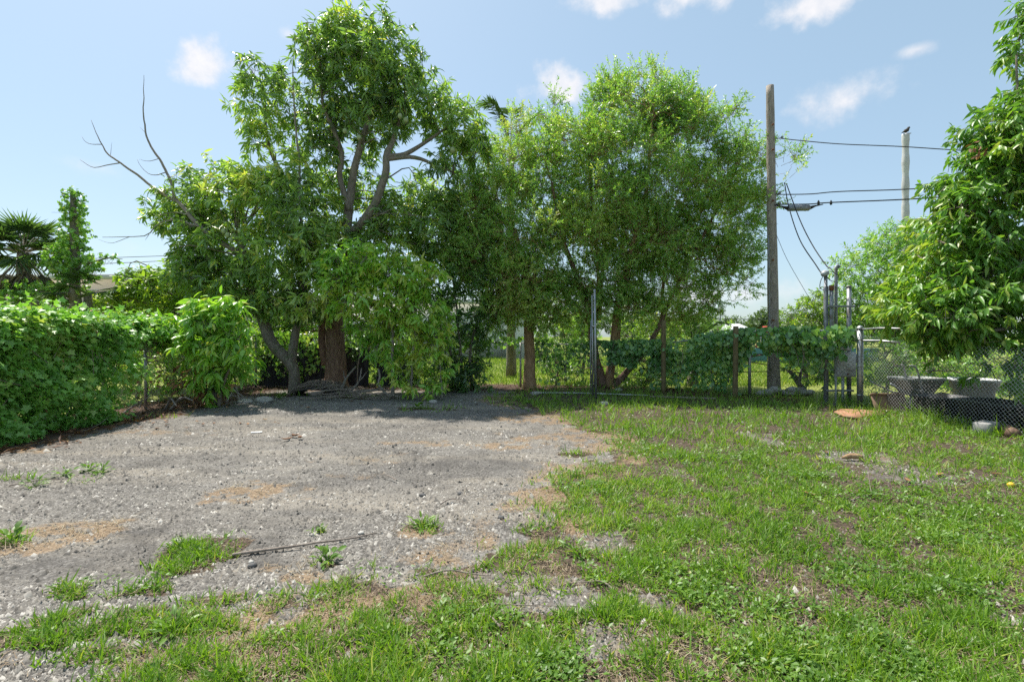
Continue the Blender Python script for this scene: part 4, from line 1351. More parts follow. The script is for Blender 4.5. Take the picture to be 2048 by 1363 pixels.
rg = np.random.default_rng(16)
d5 = 14.0
ds = Thing('dark_shrub', 'dark glossy-leaved shrub by the fence left of the straight brown trunk', 'shrub', P(930, 785, d5) * [1, 1, 0])
sk = [limb(ds, 'stem', [P(a, 782, d5) * [1, 1, 0], P(a - 4, 700, d5), P(a + b * .6, 620, d5), P(a + b, 540, d5)], [.045, .035, .028, .015], M['bark_grey'], 16, 8, base=True) for a, b in ((925, -20), (945, 25), (905, -30))]
lob = [(940, 620, 52, 50, d5, .8), (920, 700, 52, 45, d5, .8), (965, 560, 52, 55, d5, .9), (905, 750, 50, 34, d5 - .2, .7), (950, 755, 46, 26, d5 - .2, .7), (985, 640, 30, 40, d5, .6, .7), (900, 640, 40, 60, d5 + .2, .7), (890, 560, 60, 60, d5 + .3, .9)]
tree_crown(ds, lob, rg, M['dark'], 19, 10, .16, .17, .055, .85, .4, .5, 'lance', 120, .38, 1.6, 6, .4, skel=np.concatenate(sk), nb=40, bark=M['bark_grey'])

# dark growth filling the left corner beyond the fences
rg = np.random.default_rng(39)
lg = Thing('undergrowth_shrub', 'dark undergrowth beyond the left fence behind the gap in the vines', 'shrub', (-9.0, 12.0, 0))
sk = [limb(lg, 'stem', [np.array([x, y_, 0]), np.array([x + .1, y_, .6]), np.array([x - .1, y_ + .1, 1.3])], [.04, .03, .012], M['bark_grey'], 10, 7, base=True) for x, y_ in ((-8.6, 10.4), (-9.0, 12.0), (-8.6, 13.4))]
lob = [(310, 735, 60, 60, 11.4, .6), (270, 700, 60, 50, 12.0, .6), (380, 725, 50, 60, 12.4, .6), (430, 715, 46, 60, 13.6, .6), (350, 670, 60, 40, 12.6, .6), (440, 660, 50, 40, 14.4, .6), (230, 720, 50, 60, 11.0, .6)]
tree_crown(lg, lob, rg, M['olive'], 16, 11, .18, .15, .055, .85, .4, .4, 'lance', 0, .36, 1.8, 29, .3, skel=np.concatenate(sk), nb=30, bark=M['bark_mango'])
lh = Thing('undergrowth_shrub', 'dark undergrowth beyond the back fence behind the leaning mango trunk', 'shrub', (-7.4, 15.8, 0))
sk = [limb(lh, 'stem', [np.array([x, 15.7, 0]), np.array([x + .1, 15.7, .6]), np.array([x - .1, 15.7, 1.3])], [.04, .03, .012], M['bark_grey'], 10, 7, base=True) for x in (-8.4, -7.2, -6.2)]
lob = [(490, 700, 40, 60, 15.6, .5), (540, 690, 46, 60, 15.7, .5), (600, 685, 46, 50, 15.7, .5), (640, 680, 40, 50, 15.8, .5), (560, 640, 60, 30, 15.8, .6)]
tree_crown(lh, lob, rg, M['olive'], 16, 11, .18, .15, .055, .85, .4, .4, 'lance', 0, .37, 1.8, 30, .3, skel=np.concatenate(sk), nb=30, bark=M['bark_mango'])

# dark undergrowth behind the trunks
rg = np.random.default_rng(17)
ug = Thing('undergrowth_shrub', 'dark tangled undergrowth beyond the fence between the mango trunk and the saplings', 'shrub', P(740, 790, 15.4) * [1, 1, 0])
sk = [limb(ug, 'stem', [P(a, 768, 15.3) * [1, 1, 0], P(a + 6, 700, 15.3), P(a - 10, 640, 15.3)], [.04, .03, .015], M['bark_grey'], 12, 7, base=True) for a in (730, 770, 830)]
lob = [(740, 700, 52, 55, 15.4, .8), (790, 690, 60, 55, 15.4, .8), (720, 640, 60, 50, 15.4, .8), (850, 690, 40, 60, 15.5, .7), (600, 640, 60, 40, 15.6, .8), (560, 650, 50, 40, 15.6, .7)]
tree_crown(ug, lob, rg, M['dark'], 15, 10, .18, .16, .055, .85, .4, .4, 'lance', 0, .40, 1.6, 7, .4, skel=np.concatenate(sk), nb=40, bark=M['bark_mango'])

rg = np.random.default_rng(37)
uw = Thing('undergrowth_shrub', 'dark weedy undergrowth beyond the fence under the small-leaved tree', 'shrub', P(1300, 780, 14.9) * [1, 1, 0])
sk = [limb(uw, 'stem', [P(a, 772, 14.9) * [1, 1, 0], P(a + 6, 730, 14.9), P(a - 10, 700, 14.9)], [.03, .02, .01], M['bark_grey'], 10, 6, base=True) for a in (1110, 1180, 1290, 1380, 1440)]
lob = [(1115, 735, 40, 40, 14.9, .5, .7), (1180, 740, 46, 36, 14.9, .5, .7), (1265, 735, 46, 40, 14.6, .5), (1330, 730, 50, 44, 14.4, .5), (1400, 735, 50, 44, 14.2, .5), (1450, 745, 36, 30, 13.8, .4, .8), (1640, 735, 34, 36, 12.6, .4), (1600, 720, 30, 26, 12.8, .4, .7)]
tree_crown(uw, lob, rg, M['dark'], 17, 11, .18, .13, .05, .85, .4, .4, 'lance', 0, .40, 2.2, 27, .3, skel=np.concatenate(sk), nb=40, bark=M['bark_mango'])

# --- small-leaved tree, many stems
rg = np.random.default_rng(18)
d6 = 14.4
ol = Thing('small_leaved_tree', 'wide small-leaved tree with several tan stems behind the galvanised pole', 'tree', P(1215, 782, d6) * [1, 1, 0])
sk = []
stems = [([(1205, 785), (1190, 720), (1180, 650), (1170, 610), (1150, 560), (1120, 480), (1100, 380)], .15, 'bark_mango'), ([(1196, 640), (1200, 600), (1205, 560), (1215, 480), (1230, 360)], .10, 'bark_tan'),
         ([(1215, 785), (1222, 720), (1226, 660), (1232, 600), (1250, 520), (1280, 400), (1290, 260)], .13, 'bark_tan'), ([(1232, 700), (1240, 640), (1246, 600), (1270, 520), (1330, 420)], .085, 'bark_tan'),
         ([(1222, 785), (1250, 745), (1285, 700), (1310, 655), (1330, 600), (1380, 500), (1430, 400)], .11, 'bark_mango'), ([(1180, 650), (1160, 620), (1145, 600), (1110, 560), (1060, 480)], .07, 'bark_tan'),
         ([(1190, 620), (1196, 570), (1190, 500), (1180, 400), (1170, 300)], .07, 'bark_tan'), ([(1325, 640), (1328, 580), (1345, 500), (1400, 430), (1470, 370)], .06, 'bark_tan')]
for k, (pts, r, mt) in enumerate(stems):
    pl = px_path(pts, d6)
    for i, q in enumerate(pl):
        q[1] += (i * .12) * (1 if k % 2 else -1)
    if pts[0][1] > 770:
        pl[0] = pl[0] * [1, 1, 0]
    m_ = len(pts)
    sk.append(limb(ol, 'stem', pl, list(np.linspace(r, r * .25, m_)), M[mt], 30, 10, base=pts[0][1] > 770))
lob = [(1250, 235, 95, 52, d6, 1.5), (1330, 225, 60, 45, d6, 1.1), (1370, 290, 80, 58, d6, 1.4), (1150, 290, 82, 48, d6, 1.4), (1240, 320, 100, 58, d6 - .4, 1.6), (1430, 350, 62, 58, d6, 1.2), (1330, 390, 105, 62, d6 - .5, 1.6), (1200, 410, 100, 60, d6 - .5, 1.6),
       (1480, 420, 48, 62, d6, 1.0), (1420, 440, 70, 62, d6 - .3, 1.2), (1290, 480, 100, 55, d6 - .6, 1.4), (1140, 480, 85, 60, d6 - .6, 1.4), (1200, 560, 90, 42, d6 - .5, 1.2), (1400, 530, 80, 52, d6 - .3, 1.2), (1320, 570, 80, 42, d6 - .4, 1.1), (1470, 500, 42, 45, d6, .9),
       (1440, 590, 46, 36, d6, .8, .8), (1110, 600, 60, 40, d6 - .3, .9), (1560, 328, 34, 28, d6 - .8, .5, .6), (1585, 335, 20, 16, d6 - .8, .3, .6), (1515, 310, 34, 32, d6 - .6, .6, .6), (1530, 400, 22, 40, d6 - .8, .5, .6), (1080, 350, 70, 50, d6, 1.2),
       (1220, 180, 26, 24, d6, .5), (1280, 165, 20, 18, d6, .4), (1310, 160, 18, 18, d6, .4), (1380, 235, 34, 24, d6, .6), (1450, 230, 24, 14, d6, .4, .6), (1090, 235, 26, 30, d6, .5, .7), (1350, 630, 60, 24, d6 - .2, .7, .8), (1270, 615, 60, 30, d6 - .6, .8), (1170, 620, 50, 26, d6 - .6, .8), (1230, 450, 110, 60, d6 + .6, 1.0), (1400, 600, 70, 34, d6, .9), (1090, 540, 80, 50, d6, .9), (1330, 500, 100, 50, d6 + .5, 1.0), (1490, 560, 20, 30, d6, .5, .6)]
for px, py, h_ in ((1225, 165, 30), (1252, 180, 26), (1281, 158, 32), (1310, 155, 30), (1340, 185, 26), (1372, 195, 30), (1402, 215, 26), (1190, 195, 26), (1160, 220, 24), (1428, 245, 24), (1470, 215, 18), (1490, 270, 22), (1110, 215, 30), (1128, 240, 24), (1500, 310, 20), (1465, 300, 24), (1590, 310, 12)):
    lob.append((px, py, 9, h_, d6 + rg.uniform(-.6, .6), .15, 1.5))
tree_crown(ol, lob, rg, M['olive'], 38, 24, .42, .092, .033, .75, .6, .15, 'rhomb', 0, .365, 1.1, 8, .35, ls=.95, up=.35, flat=.8, skel=np.concatenate(sk), nb=170, bark=M['bark_tan'], twr=.005)

# --- its neighbour with one straight trunk
rg = np.random.default_rng(19)
d7 = 14.2
ob = Thing('small_leaved_tree', 'small-leaved tree on one straight brown trunk left of the multi-stemmed tree', 'tree', P(1058, 778, d7) * [1, 1, 0])
sk = [limb(ob, 'trunk', [P(1060, 778, d7) * [1, 1, 0], P(1059, 720, d7), P(1058, 640, d7), P(1052, 560, d7), P(1030, 460, d7)], [.17, .155, .14, .12, .06], M['bark_tan'], 26, 14, .1, base=True)]
sk.append(limb(ob, 'limb', [P(1055, 590, d7), P(1010, 540, d7 - .2), P(970, 480, d7 - .3), P(950, 400, d7 - .2)], [.07, .06, .045, .02], M['bark_tan'], 16))
sk.append(limb(ob, 'limb', [P(1055, 580, d7), P(1080, 520, d7 - .3), P(1090, 440, d7 - .3)], [.06, .05, .02], M['bark_tan'], 16))
lob = [(1010, 400, 72, 52, d7, 1.2), (950, 430, 52, 62, d7, 1.0), (1050, 470, 82, 60, d7 - .4, 1.2), (970, 510, 62, 52, d7 - .3, 1.0), (1040, 560, 82, 48, d7 - .5, 1.1), (1020, 330, 50, 48, d7 + .2, 1.0), (1050, 610, 45, 28, d7 - .4, .7), (985, 580, 40, 34, d7 - .3, .7), (930, 370, 34, 30, d7, .7), (1030, 270, 34, 40, d7 + .4, .7, .8), (1000, 620, 50, 30, d7 - .4, .7), (1090, 640, 40, 24, d7 - .4, .6), (930, 520, 44, 50, d7 - .2, .8), (990, 470, 60, 50, d7 + .6, .8)]
tree_crown(ob, lob, rg, M['olive'], 38, 24, .40, .092, .033, .75, .6, .15, 'rhomb', 0, .365, 1.1, 9, .35, ls=.97, up=.3, flat=.8, skel=np.concatenate(sk), nb=60, bark=M['bark_tan'], twr=.005, lo=.06, hi=1.0)

# --- right-hand trees
rg = np.random.default_rng(20)
rt = Thing('broad_leaved_tree', 'near broad-leaved tree overhanging the fence at the right edge', 'tree', (10.2, 8.7, 0))
sk = [limb(rt, 'trunk', [np.array([10.2, 8.8, 0]), np.array([10.1, 8.8, 1.2]), np.array([9.9, 8.7, 2.4]), np.array([9.7, 8.6, 3.8]), np.array([9.6, 8.4, 5.0])], [.2, .18, .15, .1, .05], M['bark_grey'], 24, 12, base=True)]
for pts, r in (([(2170, 600, 8.7), (2080, 570, 8.5), (1980, 545, 8.4), (1900, 560, 8.6)], .07), ([(2170, 640, 8.7), (2080, 650, 8.3), (1990, 660, 8.2), (1920, 690, 8.2)], .06), ([(2150, 520, 8.7), (2080, 440, 8.4), (1990, 420, 8.4), (1920, 430, 8.5)], .06), ([(2150, 480, 8.6), (2080, 340, 8.4), (2040, 240, 8.4)], .05), ([(2160, 660, 8.6), (2090, 720, 8.0), (2020, 740, 7.9)], .05)):
    sk.append(limb(rt, 'limb', [P(*q) for q in pts], [r, r * .8, r * .5, r * .25], M['bark_grey'], 16, 8))
lob = [(2035, 255, 62, 48, 8.5, .7), (1985, 285, 32, 30, 8.5, .4), (2020, 330, 60, 50, 8.5, .8), (1975, 395, 58, 42, 8.5, .7), (1905, 425, 40, 32, 8.6, .6), (2050, 430, 72, 62, 8.4, .9), (1945, 480, 62, 45, 8.5, .8), (1880, 480, 24, 20, 8.6, .4, .8), (2030, 540, 80, 60, 8.3, .9), (1930, 555, 62, 45, 8.4, .7), (1870, 600, 62, 36, 8.6, .7),
       (1975, 615, 80, 48, 8.2, .8), (1890, 635, 60, 30, 8.3, .6), (1825, 625, 42, 26, 8.7, .5, .8), (2050, 645, 70, 55, 8.0, .8), (1960, 672, 60, 26, 8.1, .6), (2045, 705, 50, 30, 7.9, .6), (1990, 715, 30, 14, 7.9, .4), (1880, 670, 40, 16, 8.4, .4, .7), (2056, 90, 26, 36, 8.5, .4), (2062, 165, 30, 36, 8.5, .4, .9), (1990, 255, 44, 36, 8.6, .5), (1938, 345, 40, 36, 8.7, .5), (1895, 390, 36, 26, 8.8, .4), (2010, 300, 60, 50, 8.7, .7), (1860, 520, 50, 50, 9.6, .8), (1800, 560, 50, 44, 10, .7), (2040, 215, 40, 30, 8.5, .5), (2075, 30, 30, 40, 8.5, .4), (1905, 705, 36, 18, 8.2, .4, .8), (2020, 745, 46, 24, 7.9, .5), (1960, 722, 44, 20, 8.0, .4, .9), (1925, 650, 70, 40, 8.6, .6), (1860, 560, 60, 50, 9.2, .8), (1810, 600, 50, 36, 9.6, .7), (1900, 500, 60, 50, 9.2, .8), (1790, 625, 40, 26, 9.2, .5, .8), (2060, 775, 22, 12, 7.8, .3, .6),
       (2150, 300, 90, 130, 8.6, 1.0), (2150, 550, 90, 130, 8.4, 1.0), (2140, 720, 70, 60, 8.0, .8)]
tree_crown(rt, lob, rg, M['right'], 32, 12, .2, .18, .055, .75, .5, .95, 'lance', 300, .41, 1.9, 10, .4, skel=np.concatenate(sk), nb=120, bark=M['bark_grey'], twr=.005)
n = 16
p = P(1957, 300, 8.1) + rg.normal(size=(n, 3)) * [.05, .05, .07]
foliage(rt, 'dead_leaves', p, rg.normal(size=(n, 3)) + [0, 0, -1], rg.normal(size=(n, 3)), np.full(n, .1), np.full(n, .045), rg.uniform(.3, .8, n), 'lance', M['deadleaf'], 0)

rg = np.random.default_rng(21)
d8 = 16.5
rb = Thing('background_tree', 'rounded green tree behind the service rack below the white column', 'tree', P(1790, 760, d8) * [1, 1, 0])
sk = [limb(rb, 'trunk', [P(1800, 763, d8) * [1, 1, 0], P(1795, 700, d8), P(1790, 640, d8), P(1795, 560, d8)], [.16, .14, .11, .05], M['bark_grey'], 18, base=True)]
lob = [(1800, 500, 80, 42, d8, 1.3), (1740, 545, 72, 45, d8, 1.2), (1850, 540, 80, 60, d8, 1.3), (1790, 590, 100, 50, d8 - .3, 1.4), (1720, 610, 52, 40, d8, 1.0), (1830, 640, 90, 45, d8 - .2, 1.2), (1750, 655, 80, 36, d8 - .2, 1.1), (1690, 535, 30, 20, d8, .6, .8), (1770, 480, 36, 26, d8, .8), (1900, 600, 70, 70, d8, 1.2), (1840, 470, 50, 26, d8, .9), (1950, 560, 70, 90, d8, 1.2), (1900, 690, 90, 40, d8, 1.0)]
tree_crown(rb, lob, rg, M['olive'], 13, 14, .26, .13, .042, .8, .5, .3, 'lance', 0, .31, 1.3, 11, .4, skel=np.concatenate(sk), nb=60, bark=M['bark_grey'], hi=.85)

rg = np.random.default_rng(22)
d9 = 17
rc = Thing('background_bush', 'sunlit yellow-green bush between the utility pole and the service rack', 'shrub', P(1620, 760, d9) * [1, 1, 0])
sk = [limb(rc, 'stem', [P(a, 760, d9) * [1, 1, 0], P(a + 5, 700, d9), P(a + b, 640, d9)], [.07, .05, .02], M['bark_grey'], 12, 8, base=True) for a, b in ((1610, -15), (1640, 20))]
lob = [(1605, 635, 46, 28, d9, .9), (1650, 620, 46, 30, d9, .9), (1630, 665, 62, 30, d9, .9), (1580, 655, 30, 22, d9, .7), (1690, 650, 40, 36, d9, .9), (1630, 600, 24, 14, d9, .5, .7), (1640, 710, 60, 40, d9 - .3, .9)]
tree_crown(rc, lob, rg, M['yellow'], 15, 12, .2, .13, .045, .8, .4, .3, 'lance', 0, .31, 1.5, 12, .4, skel=np.concatenate(sk), nb=30, bark=M['bark_grey'])

rg = np.random.default_rng(23)
jb = Thing('tubside_bush', 'low green bush beyond the right fence behind the tubs', 'shrub', (9.6, 12.0, 0))
sk = [limb(jb, 'stem', [np.array([x, 11.9, 0]), np.array([x + .05, 11.9, .5]), np.array([x - .1, 11.8, 1.0])], [.04, .03, .01], M['bark_grey'], 10, 7, base=True) for x in (8.9, 9.9, 10.9)]
lob = [(1760, 715, 46, 40, 11.8, .7), (1830, 725, 60, 34, 11.8, .7), (1900, 730, 60, 40, 11.8, .7), (1980, 730, 60, 50, 11.5, .7), (1790, 760, 50, 30, 11.6, .6), (1930, 785, 60, 12, 11.0, .5), (2030, 790, 40, 30, 11, .6), (2060, 720, 40, 60, 11.3, .7)]
tree_crown(jb, lob, rg, M['olive'], 16, 12, .2, .11, .045, .8, .4, .3, 'lance', 0, .34, 1.8, 13, .4, skel=np.concatenate(sk), nb=30, bark=M['bark_grey'], hi=.9)

rg = np.random.default_rng(38)
for k, (lab, pxs, dd) in enumerate((('leafy bush on the lawn seen between the straight trunk and the tan stems', (1090, 1130, 1165), 20.5), ('leafy bush on the lawn seen right of the tan stems', (1265, 1310, 1350), 21.5), ('leafy bush on the lawn left of the far wooden post', (1375, 1405, 1440), 23.5))):
    bb = Thing('lawn_bush', lab, 'shrub', P(pxs[1], 740, dd) * [1, 1, 0])
    sk = [limb(bb, 'stem', [P(a, 740, dd) * [1, 1, 0], P(a + 4, 700, dd), P(a - 6, 650, dd)], [.06, .05, .02], M['bark_grey'], 10, 7, base=True) for a in pxs]
    lob = [(a + rg.uniform(-8, 8), y_, 30, 26, dd + rg.uniform(-.4, .4), .8, .9) for a in pxs for y_ in ((625, 665, 700) if k < 2 else (665, 695))]
    tree_crown(bb, lob, rg, M['olive'] if k != 1 else M['yellow'], 11, 12, .22, .13, .05, .85, .4, .3, 'lance', 0, .36, 1.6, 40 + k, .35, skel=np.concatenate(sk), nb=20, bark=M['bark_grey'])

# --- distant trees beyond the lawn
rg = np.random.default_rng(24)
for k, (px, top, w, d) in enumerate(((1400, 632, 40, 75), (1462, 634, 26, 80), (1500, 640, 30, 72), (1535, 622, 34, 66), (1330, 625, 50, 70), (1250, 630, 50, 72), (1150, 628, 55, 75), (1590, 630, 40, 70), (215, 600, 40, 60), (150, 590, 60, 58), (40, 590, 60, 55), (1680, 630, 60, 70), (1780, 625, 60, 70), (560, 620, 70, 62), (760, 622, 70, 64))):
    base = P(px, 700, d) * [1, 1, 0]
    vis = {1400: 'bushy far tree left of the white canopy', 1462: 'thin far tree right above the white canopy', 1500: 'low far tree between the white canopy and the pole', 1535: 'far tree just behind the utility pole above the red canopy',
           215: 'far tree right of the ivy-clad snag', 150: 'far tree behind the ivy-clad snag', 40: 'far tree behind the fan palm'}.get(px)
    ft = Thing('distant_tree', vis or 'far tree mostly hidden behind the nearer trees', 'tree', base, None if vis else 'far trees hidden behind nearer foliage')
    th_ = CH + (HZ - top) / FPX * d
    limb(ft, 'trunk', [base, base + [0, 0, th_ * .35], base + [.2, 0, th_ * .7]], [.25, .2, .08], M['bark_grey'], 8, 8, base=True)
    lob = [(px + rg.uniform(-.5, .5) * w, HZ - (HZ - top) * rg.uniform(.1, .75), w * rg.uniform(.4, .65), (HZ - top) * rg.uniform(.22, .34), d, w / FPX * d * .5) for _ in range(7)]
    tree_crown(ft, lob, rg, M['far'], 2.2, 10, .7, .5, .24, .8, .4, .2, 'rhomb', 0, .3, .5, 30 + k, .3)


# ------------------------------------------------------------------ palms and the ivy-clad snag
def fan_frond(mb, hub, dr, rng, L=.75, n=26, droop=.2):
    dr = nrmz(np.asarray(dr, float))
    side = nrmz(np.cross(dr, [0, 0, 1.0]))
    upv = np.cross(side, dr)
    c = hub + dr * .7
    mb.tube(curve([hub, hub + dr * .35 + [0, 0, .04], c], 6), .014, 5)
    pos, dirs, nms = [], [], []
    for a in np.linspace(-1.9, 1.9, n):
        v = dr * math.cos(a) + side * math.sin(a) + np.array([0, 0, -droop * rng.uniform(.5, 1.5)])
        pos.append(c)
        dirs.append(v)
        nms.append(upv + rng.normal(size=3) * .2)
    return np.array(pos), np.array(dirs), np.array(nms)


rg = np.random.default_rng(25)
d10 = 14.3
hub = P(48, 505, d10)
fp = Thing('fan_palm', 'fan palm with grey hanging dead fronds at the far left', 'palm', hub * [1, 1, 0])
limb(fp, 'trunk', [hub * [1, 1, 0], hub * [1, 1, .5], hub], [.2, .17, .15], M['bark_grey'], 14, 12, base=True)
st = MB()
for k in range(34):
    a = k * 2.4
    e = rg.uniform(.1, 1.2) if k < 22 else rg.uniform(-.4, .2)
    dv = (math.cos(a) * math.cos(e), math.sin(a) * math.cos(e), math.sin(e))
    p, dv, nv = fan_frond(st, hub, dv, rg, droop=.12 if k < 22 else .5)
    n = len(p)
    foliage(fp, 'frond', p, dv, nv, rg.uniform(.5, .72, n), np.full(n, .045), np.clip(rg.normal(.4, .2, n), 0, 1), 'rhomb', M['palm'])
for k in range(22):
    a = k * 2.4
    dv = (math.cos(a) * .6, math.sin(a) * .6, -.75 + rg.uniform(-.2, .3))
    p, dv, nv = fan_frond(st, hub - [0, 0, .15], dv, rg, droop=1.2)
    n = len(p)
    foliage(fp, 'dead_frond', p, dv, nv, rg.uniform(.45, .7, n), np.full(n, .035), rg.random(n), 'rhomb', M['deadfrond'])
fp.add('frond_stalks', st, M['deadwood'], kind='stuff')
hub2 = P(175, 590, 14.0)
fp2 = Thing('fan_palm', 'small fan palm at the foot of the ivy-clad snag', 'palm', hub2 * [1, 1, 0])
limb(fp2, 'trunk', [hub2 * [1, 1, 0], hub2 * [1, 1, .5], hub2], [.14, .12, .1], M['bark_grey'], 10, 10, base=True)
st = MB()
for k in range(12):
    a = k * 2.4
    e = rg.uniform(-.2, .7)
    p, dv, nv = fan_frond(st, hub2, (math.cos(a) * math.cos(e), math.sin(a) * math.cos(e), math.sin(e)), rg, droop=.3)
    n = len(p)
    foliage(fp2, 'frond', p, dv, nv, rg.uniform(.4, .6, n), np.full(n, .04), rg.random(n) * .6, 'rhomb', M['palm'])
fp2.add('frond_stalks', st, M['deadwood'], kind='stuff')


def feather_palm(label, hub, d, rng, nf, L, up=.5, dirs=None, trunk=True, name='feather_palm'):
    th = Thing(name, label, 'palm', hub * [1, 1, 0])
    if trunk:
        limb(th, 'trunk', [hub * [1, 1, 0], hub * [1, 1, .5], hub], [.16, .13, .11], M['bark_grey'], 16, 10, base=True)
    for k in range(nf):
        if dirs is not None:
            dv = np.array(dirs[k], float)
        else:
            a = k * 2.4
            e = rng.uniform(.1, 1.2)
            dv = np.array([math.cos(a) * math.cos(e), math.sin(a) * math.cos(e), math.sin(e)])
        dv = nrmz(dv)
        hor = nrmz(dv * [1, 1, 0] + 1e-3)
        c = curve([hub, hub + dv * L * .4, hub + dv * L * .75 + hor * L * .08 - [0, 0, .05 * L], hub + dv * L * .95 + hor * L * .2 - [0, 0, .22 * L]], 40)
        rc_ = th.add('frond_rib', MB().tube(c, np.linspace(.018, .004, 40), 5), M['palm'], attrs=None)
        t = nrmz(np.gradient(c, axis=0))
        side = nrmz(np.cross(t, [0, 0, 1.0]))
        idx = np.arange(6, 40)
        pos, dd, nn, ll = [], [], [], []
        for s_ in (-1, 1):
            pos.append(c[idx])
            dd.append(side[idx] * s_ + t[idx] * .7 + np.array([0, 0, -.15]) + rng.normal(size=(len(idx), 3)) * .08)
            nn.append(np.cross(side[idx], t[idx]) + rng.normal(size=(len(idx), 3)) * .2)
            ll.append(L * .24 * np.sin(np.linspace(.5, 2.9, len(idx))) + .08)
        pos, dd, nn, ll = map(np.concatenate, (pos, dd, nn, ll))
        foliage(th, 'frond_leaflets', pos, dd, nn, ll, np.full(len(ll), .035), np.clip(rng.normal(.4, .2, len(ll)), 0, 1), 'rhomb', M['palm'], 0, rc_)
    return th


hp = P(1022, 300, 18)
feather_palm('feather palm whose fronds rise above the small-leaved trees', hp, 18, rg, 6, 2.3, dirs=[(-.22, 0, 1), (.0, .1, 1), (.3, .2, .7), (-.5, .5, .2), (.2, .6, .4), (-.32, -.1, .95)])
hp = P(1385, 690, 15.2)
feather_palm('young feather palm arching above the vines left of the far wooden post', hp, 15.2, rg, 7, 1.25, dirs=[(.8, -.1, .5), (.9, .1, .3), (-.7, .1, .5), (.1, .5, .9), (.6, -.3, .8), (-.2, -.3, .9), (.3, .4, .5)])
# ivy-clad snag
rg = np.random.default_rng(26)
d11 = 13.8
sn = Thing('ivy_clad_snag', 'dead tree trunk smothered in ivy standing like a column at far left', 'tree', P(150, 780, d11) * [1, 1, 0])
c1 = limb(sn, 'trunk', [P(152, 775, d11) * [1, 1, 0], P(152, 650, d11), P(150, 580, d11), P(148, 480, d11), P(147, 385, d11)], [.17, .15, .13, .11, .06], M['bark_grey'], 20, 10, base=True)
c2 = limb(sn, 'dead_branch', [P(150, 530, d11), P(180, 525, d11 - .2), P(215, 517, d11 - .2), P(245, 518, d11 - .2)], [.03, .025, .02, .008], M['deadwood'], 14, 6)
lob = [(147, 395, 17, 18, d11, .25, 1.4), (148, 425, 24, 26, d11, .32, 1.3), (146, 465, 32, 30, d11, .4, 1.2), (148, 505, 36, 30, d11, .45, 1.2), (140, 540, 40, 28, d11, .5, 1.2), (115, 520, 26, 30, d11, .4), (190, 520, 24, 10, d11 - .2, .2), (220, 517, 18, 6, d11 - .2, .12), (185, 540, 24, 20, d11 - .1, .3), (60, 580, 50, 22, d11 + .2, .5), (110, 590, 50, 22, d11, .5), (30, 600, 50, 22, d11, .5), (148, 565, 26, 20, d11, .35)]
tree_crown(sn, lob, rg, M['olive'], 40, 9, .14, .085, .075, .85, .2, .5, 'heart', 60, .26, 2.4, 14, .55, hi=.7, ls=.82, skel=c1, nb=20, bark=M['bark_grey'], twr=.004)

# ------------------------------------------------------------------ vines
rg = np.random.default_rng(27)
hv = Thing('vine_hedge', 'dense wall of lobed green vines covering the left fence', 'vine', (XL, 8, 0))


def hedge_pts(n, rng, y0, y1, inner=0.0):
    y = rng.uniform(y0, y1, n)
    t = rng.random(n)                       # 0 at the foot of the front, 1 over the top
    top = 1.88 - .05 * np.clip(y - 7, 0, 3) + .42 * (fb2(y, y * 0, 1.3, 201) - .5)
    bul = .50 + .95 * (fbm(np.stack([y * 1.3, t * 4, 0 * y], -1), 202, 3) - .5)
    ang = np.clip((t - .62) / .38, 0, 1) * np.pi * .75
    z = np.where(t < .62, t / .62 * (top - .35), top - .35 + .35 * np.sin(np.minimum(ang, np.pi / 2)) - .35 * (1 - np.sin(np.maximum(ang, np.pi / 2))))
    prof = bul * (1.05 - .35 * np.abs(z / top - .35))
    x = np.where(t < .62, XL + prof, XL + prof * np.cos(ang))
    nx = np.where(t < .62, 1.0, np.cos(ang))
    nz = np.where(t < .62, .25, np.sin(ang))
    lay = rng.random(n) ** 2 * .24 - .16 * (rng.random(n) < .06)
    return np.stack([x - nx * lay, y, z - nz * lay + .0], -1), np.stack([nx, 0 * y, nz], -1), t


n = 32000
p, o, t = hedge_pts(n, rg, 4.2, 11.4)
dens = np.where(t < .62, sstep(9.75, 8.5, p[:, 1] + .5 * (t < .3)), sstep(11.4, 10.2, p[:, 1]))
dens = dens * (fbm(p * [2.4, 2.4, 3.0], 205, 3) > .355)
k = rg.random(n) < dens
p, o = p[k], o[k]
n = len(p)
nm = o + np.array([0, 0, .55]) + rg.normal(size=(n, 3)) * .45
dr = np.array([0, 0, -.6]) + o * .7 + rg.normal(size=(n, 3)) * .55
L = .10 * rg.uniform(.45, 1.3, n)
tn = np.clip(.42 + (fbm(p * 1.5, 207, 3) - .5) * 1.1 + rg.normal(size=n) * .13 + .12 * (p[:, 2] > 1.6), 0, 1)
foliage(hv, 'vine_leaves', p + o * .03, dr, nm, L, L * .98, tn, 'lobed', M['ivy'], 300)
mb = MB()
for k in range(260):
    q, oo, tt_ = hedge_pts(1, rg, 4.4, 11.2)
    q = q[0]
    qq = q + [rg.normal() * .1, rg.normal() * .5, -rg.uniform(.2, .8)]
    qq[2] = max(qq[2], .02)
    mb.tube(curve([q - oo[0] * .12, (q + qq) / 2 - [.08, 0, .05], qq - [.12, 0, 0]], 6), .005, 4, cap=False)
hv.add('vine_stems', mb, M['stick'], kind='stuff')

